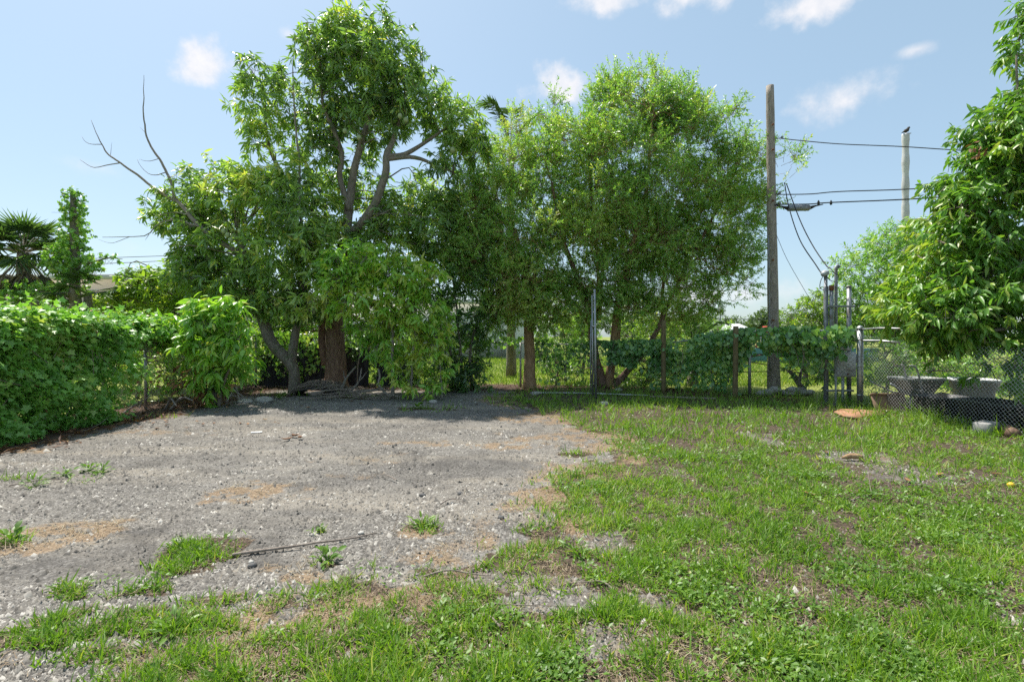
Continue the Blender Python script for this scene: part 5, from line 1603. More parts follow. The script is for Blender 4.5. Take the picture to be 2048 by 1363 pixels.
n = 420
p, o, t = hedge_pts(n, rg, 4.2, 11.0)
foliage(hv, 'browned_leaves', p + o * .03, rg.normal(size=(n, 3)) + [0, 0, -1], o + rg.normal(size=(n, 3)) * .5, rg.uniform(.05, .1, n), rg.uniform(.04, .08, n), rg.uniform(.3, 1, n), 'lobed', M['deadleaf'], 0)
for k in range(70):
    q, oo, tt_ = hedge_pts(1, rg, 4.6, 11.0)
    if tt_[0] < .6:
        continue
    b_ = q[0]
    e_ = b_ + [rg.normal() * .12, rg.normal() * .2, rg.uniform(.1, .35)]
    hv.add('shoot', MB().tube(curve([b_ - [0, 0, .1], (b_ + e_) / 2 + rg.normal(size=3) * .03, e_], 6), .004, 4), M['stick'])
    m2 = 9
    f_ = rg.random(m2)[:, None]
    foliage(hv, 'shoot_leaves', b_ * (1 - f_) + e_ * f_, rg.normal(size=(m2, 3)), rg.normal(size=(m2, 3)) * .5 + [0, 0, 1], rg.uniform(.05, .09, m2), rg.uniform(.045, .08, m2), rg.uniform(.5, .95, m2), 'lobed', M['ivy'], 0)

# a thick mat of old stems inside the hedge
n = 11000
p, o, t = hedge_pts(n, rg, 4.2, 11.0)
k = (np.where(t < .62, sstep(9.3, 8.2, p[:, 1]), sstep(11.0, 10.0, p[:, 1])) > rg.random(n))
p, o = p[k], o[k]
n = len(p)
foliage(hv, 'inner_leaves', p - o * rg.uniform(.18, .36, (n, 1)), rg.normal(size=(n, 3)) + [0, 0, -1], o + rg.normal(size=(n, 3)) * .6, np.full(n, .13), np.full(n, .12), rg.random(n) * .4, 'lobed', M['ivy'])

# heart-leaved vine along the back fence
rg = np.random.default_rng(28)
rl = np.concatenate([[0], np.cumsum(np.hypot(*np.diff(RAIL[:, :2], axis=0).T))])


def rail_at_px(px):
    s = np.linspace(0, rl[-1], 600)
    x, y = np.interp(s, rl, RAIL[:, 0]), np.interp(s, rl, RAIL[:, 1])
    pxs = x / y * FPX + 1024
    return np.interp(px, pxs, s)


def vine(label, segs, n, mat, Lm, npick, seed, stem_n=40):
    rng = np.random.default_rng(seed)
    s0 = rail_at_px(segs[0][0])
    th = Thing('climbing_vine', label, 'vine', (np.interp(s0, rl, RAIL[:, 0]), np.interp(s0, rl, RAIL[:, 1]), 0))
    A = [[], [], []]
    mb = MB()
    for (pa, pb, ztop, zbot, w) in segs:
        m = int(n * w)
        s = rng.uniform(rail_at_px(pa), rail_at_px(pb), m)
        x, y, zr = (np.interp(s, rl, RAIL[:, i]) for i in range(3))
        v = rng.random(m) ** 1.25
        tail = zbot + (fb2(s, s * 0, 3.0, seed) - .5) * .9
        z = zr + ztop - (zr + ztop - np.maximum(tail, .03)) * v
        bulk = (.10 + .12 * (z > zr - .25)) * rng.normal(size=m)
        p = np.stack([x + .6 * bulk, y - .06 - np.abs(bulk) * .9, z], -1)
        kp = fbm(p * [2.2, 2.2, 1.2], seed + 1, 3) > .36
        p = p[kp]
        A[0].append(p)
        for k in range(int(stem_n * w)):
            q = p[rng.integers(len(p))]
            e = q + [rng.normal() * .12, -.02, -rng.uniform(.2, .7)]
            e[2] = max(e[2], .02)
            mb.tube(curve([q, (q + e) / 2 + rng.normal(size=3) * .05, e], 6), .006, 4, cap=False)
    p = np.concatenate(A[0])
    m = len(p)
    view = np.array([0, -1.0, .8])
    nm = view + rng.normal(size=(m, 3)) * .5
    dr = np.array([0, -.25, -1.0]) + rng.normal(size=(m, 3)) * .45
    L = Lm * rng.uniform(.5, 1.2, m)
    tn = np.clip(.42 + (fbm(p * 1.6, seed + 5, 3) - .5) * 1.2 + rng.normal(size=m) * .26, 0, 1)
    foliage(th, 'vine_leaves', p, dr, nm, L, L * .92, tn, 'heart', mat, npick)
    th.add('vine_stems', mb, M['stick'], kind='stuff')
    return th


vine('heart-leaved vine hanging from the back fence between the wooden posts', [(1290, 1480, .06, .6, .55), (1215, 1300, .12, .65, .25), (1300, 1470, .0, .1, .2), (1210, 1500, .14, 1.0, .2)], 5200, M['heart'], .105, 250, 301)
vine('large heart-leaved vine over the fence rail around the utility pole', [(1465, 1665, .12, 1.12, .62), (1565, 1640, .0, .75, .1), (1640, 1690, .05, 1.35, .05)], 3000, M['heart'], .14, 250, 302)
vine('dark tangled vine hanging on the fence between the straight trunk and the galvanised pole', [(1070, 1200, .15, .55, .6), (1080, 1130, .0, .15, .12)], 800, M['dark'], .11, 60, 303)
vine('ragged creeper hanging over the black shade cloth', [(500, 660, .1, .35, .5)], 1500, M['olive'], .11, 30, 305)
vine('thin leafy vine on the fence rail left of the straight brown trunk', [(860, 1055, .18, .95, .3), (690, 860, .1, .4, .35)], 1100, M['dark'], .12, 40, 304)

# ------------------------------------------------------------------ things along the fences
rg = np.random.default_rng(29)


def rock_mb(c, r, rng, sub=2, flat=.65):
    V, T = ICO2 if sub == 2 else ICO3
    k = 1 + .55 * (fbm(V * 1.6 + rng.random(3) * 50, 3, 2) - .5) + .15 * (rng.random(len(V)) - .5)
    s = np.asarray(r) * rng.uniform(.8, 1.2, 3)
    a = rng.random() * 6.28
    W = V * k[:, None] * s * [1, 1, flat]
    W = np.stack([W[:, 0] * math.cos(a) - W[:, 1] * math.sin(a), W[:, 0] * math.sin(a) + W[:, 1] * math.cos(a), W[:, 2]], -1)
    return MB().add(W + c, T)


for k, (px, py, r, lab) in enumerate(((527, 803, .16, 'pale flat stone at the gravel edge right of the left shrub'), (490, 806, .14, 'grey slab stone at the foot of the left shrub'), (1072, 789, .13, 'white chunk of concrete at the foot of the straight trunk'),
                                      (1208, 808, .10, 'pale stone in the grass right of the galvanised pole'), (1237, 783, .11, 'white stone beside the fence foot under the tan stems'), (866, 806, .09, 'small pale stone below the sapling thicket'))):
    c = on_ground(G(px, py), .03)
    one('stone', lab, 'stone', rock_mb(c, [r * 1.3, r, r * .8], rg), M['rock'], c)
for k, (px, py, r) in enumerate(((1565, 790, .17), (1578, 786, .2), (1590, 790, .16), (1600, 784, .2), (1612, 788, .15), (1621, 786, .12), (1536, 786, .2), (1524, 783, .16), (1585, 779, .18), (1605, 777, .15), (1550, 780, .2))):
    c = P(px, py, 12.55 + rg.uniform(-.1, .5)) * [1, 1, 0] + [0, 0, .06 + .08 * (py < 782)]
    one('rubble_stone', 'broken pale stone in the rubble heap round the utility pole foot', 'stone', rock_mb(c, [r, r * .8, r * .75], rg), M['rock'] if k % 3 else M['concrete'], c, 'rubble round the pole foot')
# crooked stump by the pole
c = P(1600, 790, 12.9) * [1, 1, 0]
stp = Thing('crooked_stump', 'crooked bare branch stump rising from the rubble right of the pole', 'stump', c)
limb(stp, 'trunk', [P(1612, 792, 12.9) * [1, 1, 0], P(1600, 770, 12.9), P(1588, 752, 12.9), P(1576, 742, 12.9)], [.09, .07, .06, .03], M['bark_grey'], 14, 8, base=True)
limb(stp, 'branch', [P(1598, 766, 12.9), P(1602, 745, 12.9), P(1608, 728, 12.9)], [.045, .035, .02], M['bark_grey'], 10, 8)

# brush pile: mound of wire and sticks
c = on_ground(P(640, 795, 13.0) * [1, 1, 0])
cw = Thing('wire_roll', 'collapsed roll of old grey wire netting by the thick mango trunk', 'wire netting', c)
mb = MB()
for k in range(90):
    a0 = rg.uniform(0, 3.14)
    ph = rg.uniform(-.5, .5)
    xs = np.linspace(-1, 1, 14)
    y = rg.uniform(-.4, .4)
    zz = (np.sqrt(np.maximum(0, 1 - xs ** 2)) * rg.uniform(.55, 1.0)) * .36 * math.cos(y * 1.8)
    sk_ = rg.uniform(-.25, .25)
    pts = np.stack([c[0] + xs * .62 + sk_ * zz, c[1] + y + ph * xs * .5, .02 + zz], -1)
    mb.tube(pts + (fbm(pts * 4, k, 2)[:, None] - .5) * .16 * [1, 1, .6], .0055, 4, cap=False)
for k in range(30):
    th_ = rg.uniform(.2, 2.9)
    pts = np.stack([np.full(10, c[0] + math.cos(th_) * .6), c[1] + np.linspace(-.42, .42, 10), .02 + .34 * math.sin(th_) * np.cos(np.linspace(-.8, .8, 10))], -1) + rg.normal(size=(10, 3)) * .015
    mb.tube(pts, .0055, 4, cap=False)
cw.add('netting', mb, M['stick'], kind='stuff')
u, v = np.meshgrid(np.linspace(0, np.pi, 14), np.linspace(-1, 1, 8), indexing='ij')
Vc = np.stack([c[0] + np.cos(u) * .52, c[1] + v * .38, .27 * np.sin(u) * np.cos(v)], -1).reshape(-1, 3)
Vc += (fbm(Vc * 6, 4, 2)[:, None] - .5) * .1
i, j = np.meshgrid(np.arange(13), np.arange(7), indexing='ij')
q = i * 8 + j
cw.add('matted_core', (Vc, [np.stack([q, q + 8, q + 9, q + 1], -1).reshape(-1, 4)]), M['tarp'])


def stick(name, label, pts, r, cat='stick', group=None, forks=0, mat='stick'):
    cc = curve(pts, 16, .05)
    mb = MB().tube(cc, np.linspace(r, r * .45, 16), 7, wob=.15, seed=int(abs(pts[0][0]) * 50) % 90)
    for f in range(forks):
        i = rg.integers(5, 13)
        e = cc[i] + nrmz(cc[min(i + 2, 15)] - cc[i - 2]) * rg.uniform(.12, .4) + rg.normal(size=3) * .10
        e[2] = max(e[2], .02)
        mb.tube(curve([cc[i], (cc[i] + e) / 2 + rg.normal(size=3) * .02, e], 6), np.linspace(r * .5, r * .2, 6), 5)
    return one(name, label, cat, mb, M[mat], cc[0], group, smooth=True)


stick('bare_branch', 'pale forked branch propped against the thick mango trunk', [P(672, 793, 12.9), P(684, 775, 12.9), P(693, 755, 12.95), P(712, 732, 13.1)], .045, 'branch', forks=2, mat='deadwood')
stick('bare_branch', 'pale forked branch leaning right beside the brush pile', [P(690, 797, 12.7), P(705, 778, 12.7), P(718, 762, 12.75), P(724, 735, 12.8)], .035, 'branch', forks=2, mat='deadwood')
stick('thin_pole', 'thin upright bent rod behind the brush pile', [P(714, 770, 13.6), P(716, 730, 13.6), P(719, 700, 13.6), P(719, 682, 13.6)], .014, 'rod')
for k in range(34):
    c = on_ground(P(rg.uniform(600, 745), 0, 0) * 0 + G(rg.uniform(595, 745), rg.uniform(786, 801)), rg.uniform(.03, .2))
    a = rg.uniform(-.7, .7)
    ln2 = rg.uniform(.4, 1.1)
    e = c + np.array([math.cos(a) * ln2, math.sin(a) * ln2 * .6, rg.uniform(-.05, .12)])
    e[2] = max(e[2], .025)
    stick('dry_stick', 'dry grey stick in the brush pile at the mango trunk foot', [c, (c + e) / 2 + [0, rg.normal() * .05, rg.uniform(0, .06)], e], rg.uniform(.008, .02), group='sticks of the brush pile', forks=int(rg.integers(0, 3)))
for k, (a, b) in enumerate((((340, 790, 9.9), (385, 800, 9.6)), ((246, 826, 9.5), (284, 800, 9.7)), ((330, 785, 10.0), (352, 812, 9.6)), ((490, 800, 11.6), (455, 768, 11.8)), ((500, 806, 11.3), (462, 790, 11.5)), ((478, 806, 11.2), (470, 770, 11.6)), ((452, 805, 11.1), (466, 778, 11.4)))):
    stick('bare_branch', 'bare dry branch leaning in the gap between vine hedge and shrub' if k < 3 else 'dry branch heaped right of the bright left shrub', [on_ground(P(*a), .03) if k < 3 else on_ground(P(*a) * [1, 1, 0], .03), (P(*a) + P(*b)) / 2, P(*b)], .022, 'branch', 'branches beside the left fence gap' if k < 3 else 'branches heaped by the left shrub', forks=1, mat='deadwood')
stick('long_stick', 'long thin straight stick lying across the gravel', [on_ground(G(465, 1109), .02), on_ground(G(560, 1100), .025), on_ground(G(650, 1088), .025), on_ground(G(752, 1068), .02)], .011)
for k, (p1, p2, lab) in enumerate((((845, 1163), (985, 1156), 'brown twig among the weeds in the front middle'), ((950, 1230), (1010, 1222), 'short brown twig in the front weeds'), ((1000, 1262), (935, 1230), 'reddish twig lying askew in the front weeds'), ((20, 972), (135, 962), 'dry stalk on the gravel at far left'),
                                   ((790, 965), (740, 950), 'small twig on the gravel near the middle'), ((215, 836), (290, 842), 'dry branch on the ground under the vine hedge'), ((1230, 1190), (1180, 1170), 'dry twig beside the bare gravel spot'), ((880, 1012), (920, 1006), 'short twig on the pale gravel'), ((1700, 1000), (1780, 992), 'thin twig on the bare strip at right'))):
    a, b = on_ground(G(*p1), .018), on_ground(G(*p2), .018)
    stick('twig', lab, [a, (a * .6 + b * .4) + [0, .03, .012], b], .007, 'twig', forks=1)

# ------------------------------------------------------------------ junk behind the right fence
def lathe_rect(cx, cy, z0, z1, w0, d0_, w1, d1_, t=.02, lip=.04, rz=0, n=28):
    """tapered rounded-rectangle tub with a rolled rim, open on top"""
    ang = np.arange(n) / n * 2 * np.pi
    sq = lambda a: np.sign(a) * np.abs(a) ** .45
    ca, sa = sq(np.cos(ang)), sq(np.sin(ang))
    rows = [(w0 * .0, d0_ * .0, z0), (w0, d0_, z0), (w1, d1_, z1 - .05), (w1 + lip, d1_ + lip, z1 - .05), (w1 + lip, d1_ + lip, z1), (w1 - t, d1_ - t, z1), (w0 - t, d0_ - t, z0 + t), (0, 0, z0 + t)]
    V = []
    for w, dd, z in rows:
        V.append(np.stack([ca * w / 2, sa * dd / 2, np.full(n, z)], -1))
    V = np.concatenate(V)
    c, s = math.cos(rz), math.sin(rz)
    V = np.stack([V[:, 0] * c - V[:, 1] * s + cx, V[:, 0] * s + V[:, 1] * c + cy, V[:, 2]], -1)
    i, j = np.meshgrid(np.arange(len(rows) - 1), np.arange(n), indexing='ij')
    a = i * n + j
    b = i * n + (j + 1) % n
    return MB().add(V, None, np.stack([a, b, b + n, a + n], -1).reshape(-1, 4))


rg = np.random.default_rng(31)
one('black_tub', 'black plastic tub behind the fence next to the brown tray', 'tub', lathe_rect(7.98, 9.25, .0, .40, .70, .55, .80, .62, rz=.15), M['black'], (7.98, 9.25, 0), smooth=False)
one('black_trough', 'long black plastic trough behind the fence at the right edge', 'trough', lathe_rect(8.12, 8.15, .0, .42, .75, 1.25, .85, 1.35, rz=.1), M['black'], (8.12, 8.15, 0))
one('black_trough', 'black plastic trough cut by the right picture edge', 'trough', lathe_rect(8.2, 6.75, .0, .44, .75, 1.0, .85, 1.1, rz=-.1), M['black'], (8.2, 6.75, 0))
c = P(1947, 833, 9.9) * [1, 1, 0]
wp = Thing('white_planter', 'large white plastic planter with a wide rim behind the black trough', 'planter', c)
wp.add('tub', lathe_rect(c[0], c[1], .0, .60, .50, .50, .60, .60, lip=.01, rz=-.5), M['white'])
wp.add('rim', lathe_rect(c[0], c[1], .46, .66, .66, .66, .70, .70, lip=.03, rz=-.5), M['white'])
# wheelbarrow
c = np.array([7.98, 10.0, 0])
wb = Thing('wheelbarrow', 'wheelbarrow with a pale grey tray behind the black tub', 'wheelbarrow', c)
wb.add('tray', lathe_rect(c[0] + .1, c[1], .36, .68, .48, .40, .84, .60, lip=.02), M['traygrey'])
for s_ in (-1, 1):
    wb.add('handle', MB().tube([c + [.45, s_ * .12, .26], c + [-.2, s_ * .22, .36], c + [-.62, s_ * .28, .58]], .017, 8), M['conduit'], smooth=True)
    wb.add('leg', MB().tube([c + [-.18, s_ * .22, .36], c + [-.22, s_ * .24, .0], c + [-.10, s_ * .24, .0], c + [.0, s_ * .2, .33]], .014, 6), M['conduit'])
wl_ = wb.add('wheel', MB().tube([c + [.62, -.045, .19], c + [.62, -.03, .19], c + [.62, .03, .19], c + [.62, .045, .19]], [.14, .19, .19, .14], 20), M['black'])
wb.add('hub', MB().tube([c + [.62, -.07, .19], c + [.62, .07, .19]], .04, 10), M['conduit'], wl_)
# hand truck
c = P(1838, 795, 9.75) * [1, 1, 0]
hd = Thing('hand_truck', 'black tubular hand truck leaning between the tub and the wheelbarrow', 'hand truck', c)
top = P(1817, 732, 9.75)
for s_ in (-1, 1):
    o_ = np.array([0, s_ * .17, 0])
    hd.add('rail', MB().tube(curve([c + o_ + [.05, 0, .03], c * .5 + top * .5 + o_ + [.03, 0, 0], top + o_ * .9 + [.03, 0, -.03], top + o_ * .5 + [-.06, 0, .02]], 14), .016, 8), M['conduit'], smooth=True)
    w_ = hd.add('wheel', MB().tube([c + [.12, s_ * .24 - .03, .12], c + [.12, s_ * .24 + .03, .12]], .12, 16), M['black'])
    hd.add('hub', MB().tube([c + [.12, s_ * .24 - .04, .12], c + [.12, s_ * .24 + .04, .12]], .03, 8), M['conduit'], w_)
for f in (.25, .5, .75):
    m_ = c * (1 - f) + top * f + [.04, 0, 0]
    hd.add('crossbar', MB().tube([m_ - [0, .17, 0], m_ + [0, .17, 0]], .011, 6), M['conduit'])
hd.add('toe_plate', MB().box(c + [-.08, 0, .03], (.22, .36, .015), bev=.004), M['conduit'])
# tray and boards
c = P(1786, 828, 9.75) * [1, 1, 0]
tr_ = Thing('wooden_tray', 'brown wooden tray tipped on edge against the chain link', 'tray', c)
tr_.add('base_board', MB().box(c + [.02, .1, .17], (.62, .03, .36), rx=-.5, rz=-.12, bev=.006), M['brownboard'])
for dz, dy in ((.33, .19), (.02, .02)):
    tr_.add('side_board', MB().box(c + [.02, dy - .01, dz + .01], (.62, .11, .025), rx=-.5, rz=-.12, bev=.005), M['brownboard'])
pts = [(1668, 829), (1682, 824), (1712, 824), (1745, 826), (1772, 831), (1764, 835), (1735, 838), (1712, 841), (1688, 838)]
q = np.array([on_ground(G(*p_), .03) for p_ in pts])
q[:, 2] = .055 + .015 * R.random(len(q))
m_ = len(q)
Vb = np.concatenate([q, q - [0, 0, .03], [q.mean(0) + [0, 0, .01]], [q.mean(0) - [0, 0, .03]]])
Tt = [(2 * m_, i, (i + 1) % m_) for i in range(m_)] + [(2 * m_ + 1, m_ + (i + 1) % m_, m_ + i) for i in range(m_)]
Qq = [(i, m_ + i, m_ + (i + 1) % m_, (i + 1) % m_) for i in range(m_)]
one('plywood_sheet', 'rotten orange plywood sheet lying on the grass by the corner post', 'board', MB().add(Vb, Tt, Qq), M['orangeboard'], q.mean(0))
c = on_ground(G(1985, 872), .08)
one('concrete_block', 'grey concrete block at the fence foot below the black trough', 'block', MB().box(c + [.0, .1, 0], (.4, .2, .2), rz=.5, bev=.015), M['concrete'], c)
c = on_ground(G(2042, 880), .1)
one('log_round', 'brown log end at the right edge by the fence foot', 'log', MB().tube([c + [-.06, .05, -.04], c + [.12, .3, -.04]], [.085, .09], 14, wob=.25), M['bark_mango'], c)
c = P(1918, 797, 11.9) * [1, 1, 0]
one('terracotta_pot', 'small terracotta pot on the grass between wheelbarrow and white planter', 'pot', MB().tube([c, c + [0, 0, .18], c + [0, 0, .181], c + [0, 0, .24], c + [0, 0, .2401]], [.09, .13, .15, .155, .12], 16), M['terracotta'], c)
c = P(1535, 770, 15.5) * [1, 1, 0]

# ------------------------------------------------------------------ loose small things on the yard
rg = np.random.default_rng(32)
c = on_ground(G(2022, 975), .03)
one('yellow_fruit', 'small yellow fallen fruit on the bare ground at right', 'fruit', MB().add(ICO2[0] * [.035, .03, .028] + c, ICO2[1]), M['yellowfruit'], c, smooth=True)
c = on_ground(G(513, 863), .012)
one('paper_scrap', 'small white scrap on the gravel left of the middle', 'scrap', MB().box(c, (.16, .07, .008), rz=.4, bev=.003), M['paper'], c)


def leaf_thing(label, px, py, L, mat, group=None, curl=.5, name='fallen_leaf', tint=.6):
    c = on_ground(G(px, py), .02)
    tv, tt = TM['lance']
    a = rg.uniform(0, 6.28)
    V = tv * [L, L * .45, L] + [0, 0, 0]
    V[:, 2] = L * (tv[:, 2] * .4 + curl * (tv[:, 0] - .5) ** 2 + curl * .5 * tv[:, 1] ** 2)
    W = np.stack([V[:, 0] * math.cos(a) - V[:, 1] * math.sin(a), V[:, 0] * math.sin(a) + V[:, 1] * math.cos(a), V[:, 2]], -1) + c
    W2 = W + [0, 0, .002]
    me_t = np.concatenate([tt, tt[:, ::-1] + len(W)])
    return one(name, label, 'leaf', (np.concatenate([W, W2]), [me_t]), mat, c, group, attrs={'tint': np.full(2 * len(W), tint)})


for k in range(4):
    leaf_thing('curled brown dead leaf lying alone on the far gravel', 580 + k * 7, 876 + (k % 2) * 5, .17, M['deadleaf'], 'curled brown leaves on the gravel', .9, tint=.5)
for k in range(26):
    px, py = rg.uniform(180, 640), rg.uniform(800, 850)
    if px < 420 and py < 830:
        py += 30
    leaf_thing('brown fallen leaf along the foot of the left fence', px, py, rg.uniform(.06, .11), M['deadleaf'], 'fallen leaves along the left fence', .8, tint=float(rg.uniform(.3, 1)))
for k in range(22):
    leaf_thing('brown fallen leaf on the shaded ground along the back fence', rg.uniform(680, 1480), rg.uniform(800, 826), rg.uniform(.06, .11), M['deadleaf'], 'fallen leaves along the back fence', .8, tint=float(rg.uniform(.2, 1)))
for k in range(14):
    leaf_thing('reddish fallen leaf on the grassy ground at right', rg.uniform(1500, 2040), rg.uniform(830, 990), rg.uniform(.08, .13), M['deadleaf'], 'fallen leaves on the right grass', .4, tint=float(rg.uniform(.3, .9)))
c = on_ground(G(1705, 927), .02)
one('bark_chip', 'curled brown bark chip on the bare gravel patch at right', 'bark', MB().tube(curve([c + [-.12, 0, .02], c + [0, .02, .035], c + [.12, .0, .03]], 8), [.012, .03, .034, .02], 7, wob=.2), M['bark_tan'], c)
for k, (px, py, s_) in enumerate(((1040, 1020, .05), (640, 1190, .05), (725, 1063, .035), (1000, 1035, .03), (480, 1120, .035), (930, 1195, .04))):
    pass
for k, (px, py, r, lab) in enumerate(((845, 990, .034, 'dark lump of old asphalt on the gravel, nearest the middle'), (920, 988, .03, 'dark stone on the pale gravel right of the asphalt lump'), (1002, 1040, .03, 'small black stone near the gravel edge'), (505, 1130, .03, 'small dark stone below the long stick'),
                                      (502, 1122, .02, 'white pebble beside the long stick'), (722, 1064, .03, 'white pebble in the middle of the pale gravel'))):
    c = on_ground(G(px, py), r * .3)
    one('stone', lab, 'stone', rock_mb(c, [r, r * .9, r * .8], rg), M['darkrock'] if k < 4 else M['rock'], c)

# weeds growing singly in the gravel
for k, (px, py, s_, lab) in enumerate(((300, 395, 0, ''), (203, 946, .16, 'weed tuft on the gravel, right one of the far-left pair'), (178, 942, .12, 'weed tuft on the gravel, left one of the far-left pair'), (70, 972, .13, 'small weed by the dry stalk at far left'), (130, 952, .12, 'weed at the end of the dry stalk at far left'), (842, 1052, .14, 'weed in the pale gravel above the long stick end'),
                                       (655, 1122, .13, 'low weed between the long stick and the front grass'), (560, 798, .2, 'weed tuft among the stones before the brush pile'), (835, 818, .2, 'pale weed tuft below the sapling thicket'), (728, 786, .16, 'weed tuft right of the brush pile'), (640, 1060, .06, 'tiny weed on the pale gravel left of the middle'), (1150, 1108, .13, 'broad-leaved weed at the edge of the bare strip'), (20, 1085, .14, 'creeping weed at the left picture edge'), (350, 1262, .14, 'broad-leaved weed in the front left gravel'))):
    if py < 700:
        continue
    c = on_ground(G(px, py))
    n = 26
    th_ = Thing('weed_plant', lab, 'weed', c)
    az = rg.random(n) * 6.28
    e = rg.uniform(.1, 1.2, n)
    dv = np.stack([np.cos(az) * np.cos(e), np.sin(az) * np.cos(e), np.sin(e)], -1)
    st = rg.uniform(.1, .9, n)[:, None] * s_ * dv * .8
    L = rg.uniform(.3, .6, n) * s_
    foliage(th_, 'leaves', c + st + [0, 0, .005], dv * [1, 1, .5], np.array([0, 0, 1.0]) + rg.normal(size=(n, 3)) * .3, L, L * (.35 if k % 2 else .55), np.clip(rg.normal(.5, .2, n), 0, .95), 'lance', M['weed'], 0)
    V, Q = twig_mesh(np.repeat(c[None], 12, 0), nrmz(dv[:12]), rg.uniform(.4, .9, 12) * s_, .003, .0)
    th_.add('stems', (V, [Q]), M['weed'], attrs={'tint': np.full(len(V), .6)})

# ------------------------------------------------------------------ stuff: pebbles, grass, weeds, straw, litter
rg = np.random.default_rng(33)


def scatter(n, y0, y1, rng, pw=1.5, margin=1.12, extra=1.7):
    """more pieces near the path where single pieces can be told apart"""
    u = rng.random(n)
    e = 1 - pw
    d = (y0 ** e + u * (y1 ** e - y0 ** e)) ** (1 / e) if pw != 1 else y0 * (y1 / y0) ** u
    x = rng.uniform(-1, 1, n) * (d * margin + extra)
    return x, d


# pebbles
x, y = scatter(225000, 1.75, 12.5, rg, 1.6)
g_, soil_, straw_, lit_, tar_, lawn_, in_ = ground_fields(x, y)
pr = (1 - .93 * np.clip(soil_ * 1.1, 0, 1)) * (1 - .75 * np.clip(straw_, 0, 1)) * (1 - .7 * lit_) * in_ * (.2 + .8 * sstep(.3, .6, fb2(x, y, 1.0, 303) + .2 * (1 - tar_)))
k = rg.random(len(x)) < pr
x, y, tar_ = x[k], y[k], tar_[k]
n = len(x)
oct_v = np.array([(1, 0, 0), (-1, 0, 0), (0, 1, 0), (0, -1, 0), (0, 0, 1), (0, 0, -1)], float)
oct_t = np.array([(0, 2, 4), (2, 1, 4), (1, 3, 4), (3, 0, 4)])     # the buried half is not built
sz = np.clip(rg.lognormal(-5.08, .52, n), .0025, .024) * np.clip(.82 + y * .07, .9, 1.5)
W = oct_v[None, :5] * (1 + rg.normal(size=(n, 5, 3)) * .28) + rg.normal(size=(n, 5, 3)) * .22
W[:, :4, 2] = -.25
W[:, 4, 2] = rg.uniform(.5, 1.15, n)
W = W * (sz[:, None] * rg.uniform(.7, 1.35, (n, 3)))[:, None]
a = rg.random(n) * 6.28
ca, sa = np.cos(a)[:, None], np.sin(a)[:, None]
W = np.stack([W[..., 0] * ca - W[..., 1] * sa, W[..., 0] * sa + W[..., 1] * ca, W[..., 2]], -1)
W += np.stack([x, y, gz(x, y) + sz * .15], -1)[:, None]
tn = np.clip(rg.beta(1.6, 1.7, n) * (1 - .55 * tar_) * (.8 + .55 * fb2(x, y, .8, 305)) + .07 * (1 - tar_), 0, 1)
one('gravel', 'loose grey gravel stones covering the yard', 'gravel', (W.reshape(-1, 3), [((np.arange(n) * 5)[:, None, None] + oct_t[None]).reshape(-1, 3)]), M['pebble'], (0, 0, 0), kind='stuff', attrs={'tint': np.repeat(tn, 5)})


def blades(name, label, cat, n, y0, y1, pw, fld, mat, LL, WW, kind, lean, rng, tint=(.42, .2), tfld=None, flat=False, zoff=0.0, dscale=.0, pfun=None, margin=1.12):
    x, y = scatter(n, y0, y1, rng, pw, margin)
    F_ = ground_fields(x, y)
    pr = fld(F_, x, y)
    k = rng.random(len(x)) < pr
    x, y = x[k], y[k]
    n = len(x)
    if not n:
        return
    p = np.stack([x, y, gz(x, y) + zoff], -1)
    az = rng.random(n) * 6.28
    e = np.clip(rng.normal(lean, .35, n), .02, 1.5)
    dr = np.stack([np.cos(az) * np.cos(e), np.sin(az) * np.cos(e), np.sin(e)], -1)
    nm = np.array([0, 0, 1.0]) + rng.normal(size=(n, 3)) * (.25 if flat else .6)
    hgt = .35 + .8 * fb2(x, y, 1.4, 401) + .9 * sstep(.42, .66, fb2(x, y, 6.5, 422))
    s = (1 + dscale * np.maximum(0, y - 3)) * hgt
    L = LL * rng.uniform(.5, 1.4, n) * s
    W = WW * rng.uniform(.7, 1.3, n) * (1 + dscale * np.maximum(0, y - 3))
    tn = np.clip(tint[0] + (fb2(x, y, .9, 411) - .5) * .7 + rng.normal(size=n) * tint[1], 0, 1)
    V, Fc, A = leaf_arrays(p, dr, nm, L, W, tn, kind)
    return one(name, label, cat, (V, [Fc]), mat, (0, 0, 0), kind='stuff', attrs={'tint': A})


gp = lambda F_, x, y: F_[0] * (.22 + .78 * sstep(.35, .50, fb2(x, y, 2.2, 421))) * (.16 + .84 * sstep(.395, .52, fb2(x, y, 6.5, 422)))
wd = lambda F_, x, y: F_[0] * (.05 + .8 * sstep(.46, .62, fb2(x, y, 1.3, 431))) * (.12 + .88 * sstep(.41, .53, fb2(x, y, 5.0, 432)))
blades('grass', 'mown green grass growing over the right half of the yard', 'grass', 320000, 1.8, 7, 1.3, gp, M['grass'], .056, .0072, 'blade', .8, rg, tint=(.44, .24), dscale=.08)
blades('grass', 'short grass in the shade near the back fence', 'grass', 60000, 7, 15.5, 1.0, gp, M['grass'], .095, .013, 'tri', .9, rg, dscale=.05, margin=.75)
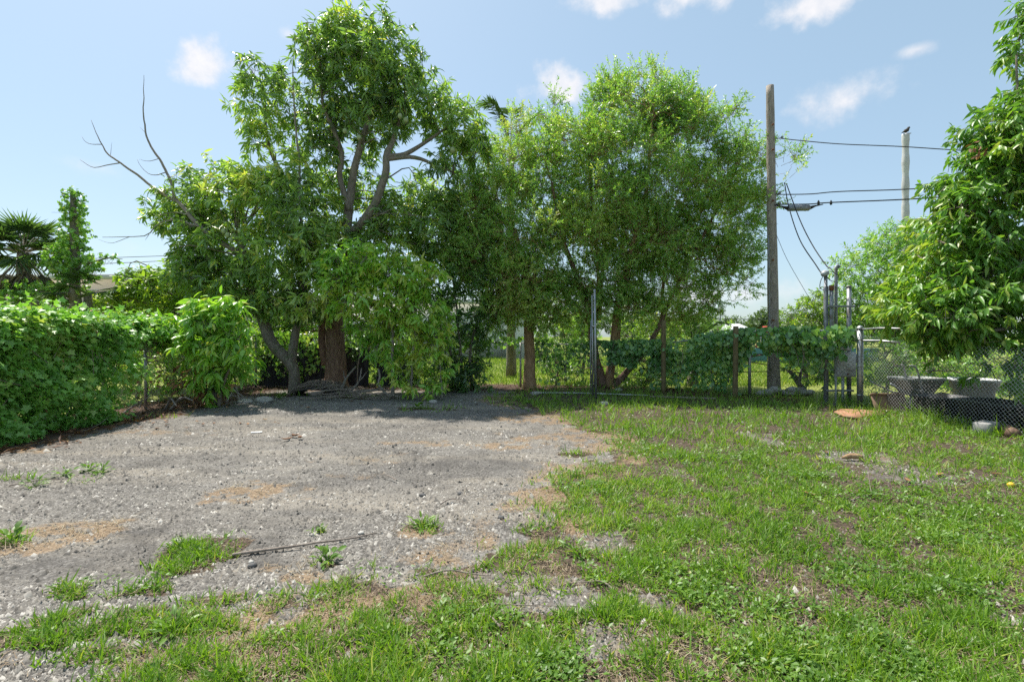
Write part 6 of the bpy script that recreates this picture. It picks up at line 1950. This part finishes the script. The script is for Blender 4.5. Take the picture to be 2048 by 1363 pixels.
# broad weeds: rosettes of small leaves
x, y = scatter(45000, 1.8, 13, rg, 1.35)
F_ = ground_fields(x, y)
k = rg.random(len(x)) < wd(F_, x, y)
x, y = x[k], y[k]
n, m_ = len(x), 7
c = np.stack([x, y, gz(x, y)], -1)
az = rg.random((n, 1)) * 6.28 + np.arange(m_) * 2.4
e = rg.uniform(.05, .7, (n, m_))
dv = np.stack([np.cos(az) * np.cos(e), np.sin(az) * np.cos(e), np.sin(e)], -1)
hh = rg.uniform(.008, .05, (n, m_)) * (1 + .05 * y[:, None])
pos = c[:, None] + dv * [1, 1, 0] * rg.uniform(.005, .05, (n, m_, 1)) + np.stack([0 * hh, 0 * hh, hh], -1)
L = rg.uniform(.014, .032, (n, m_)) * (1 + .08 * y[:, None])
tn = np.clip(.45 + (fb2(x, y, 1.2, 441) - .5)[:, None] * .9 + rg.normal(size=(n, m_)) * .15, 0, 1)
V, Fc, A = leaf_arrays(pos.reshape(-1, 3), dv.reshape(-1, 3), np.array([0, 0, 1.0]) + rg.normal(size=(n * m_, 3)) * .4, L.ravel(), L.ravel() * .55, tn.ravel(), 'rhomb')
one('ground_weeds', 'low broad-leaved weeds creeping through the grass', 'weeds', (V, [Fc]), M['weed'], (0, 0, 0), kind='stuff', attrs={'tint': A})
blades('dry_straw', 'dry tan grass stalks lying at the lawn edge and on the gravel', 'straw', 170000, 1.8, 11, 1.35, lambda F_, x, y: np.clip(.75 * F_[2] + .75 * F_[1] * (1 - .3 * F_[0]), 0, 1) * sstep(.28, .5, fb2(x, y, 6.0, 433)), M['straw'], .06, .004, 'tri', .10, rg, tint=(.5, .25), flat=True, zoff=.012, dscale=.08)
blades('leaf_litter', 'brown leaf litter along the fence lines', 'leaf litter', 60000, 6, 16, .6, lambda F_, x, y: .55 * F_[3], M['deadleaf'], .085, .034, 'rhomb', .15, rg, tint=(.4, .25), flat=True, zoff=.02, margin=1.0)
blades('fence_grass', 'long unmown grass along the fence foot', 'grass', 26000, 9.5, 17, .5, lambda F_, x, y: .8 * sstep(.8, .1, np.abs(fence_y(x) + .35 - y)) * (x > .2), M['grass'], .22, .016, 'blade', 1.15, rg, margin=.75)
blades('fence_grass', 'unmown grass tufts along the foot of the right fence', 'grass', 60000, 5.5, 12, .5, lambda F_, x, y: .75 * sstep(.34, .05, np.abs(x - 7.36)) * sstep(.35, .55, fb2(x, y, 2.2, 461)), M['grass'], .20, .012, 'blade', 1.1, rg, margin=1.1)
blades('grass_stalks', 'taller grass stalks standing above the turf', 'grass', 16000, 1.9, 9, 1.3, lambda F_, x, y: .5 * F_[0] * sstep(.5, .62, fb2(x, y, 1.7, 471)), M['grass'], .13, .0055, 'blade', 1.1, rg, tint=(.6, .25))
# lawn beyond the fence
xl, yl = rg.uniform(-9, 22, 46000), 15 + 20 * rg.random(46000) ** 1.4
k = (yl > fence_y(xl) + .6)
xl, yl = xl[k], yl[k]
n = len(xl)
az = rg.random(n) * 6.28
dv = np.stack([np.cos(az) * .5, np.sin(az) * .5, np.ones(n)], -1)
V, Fc, A = leaf_arrays(np.stack([xl, yl, gz(xl, yl)], -1), dv, rg.normal(size=(n, 3)), rg.uniform(.06, .16, n) * (1 + .02 * yl), rg.uniform(.015, .03, n) * (1 + .03 * yl), np.clip(.4 + (fb2(xl, yl, .5, 451) - .5) + rg.normal(size=n) * .2, 0, 1), 'tri')
one('far_lawn_grass', 'sunlit yellow-green lawn grass beyond the back fence', 'grass', (V, [Fc]), M['lawn'], (0, 0, 0), kind='stuff', attrs={'tint': A})
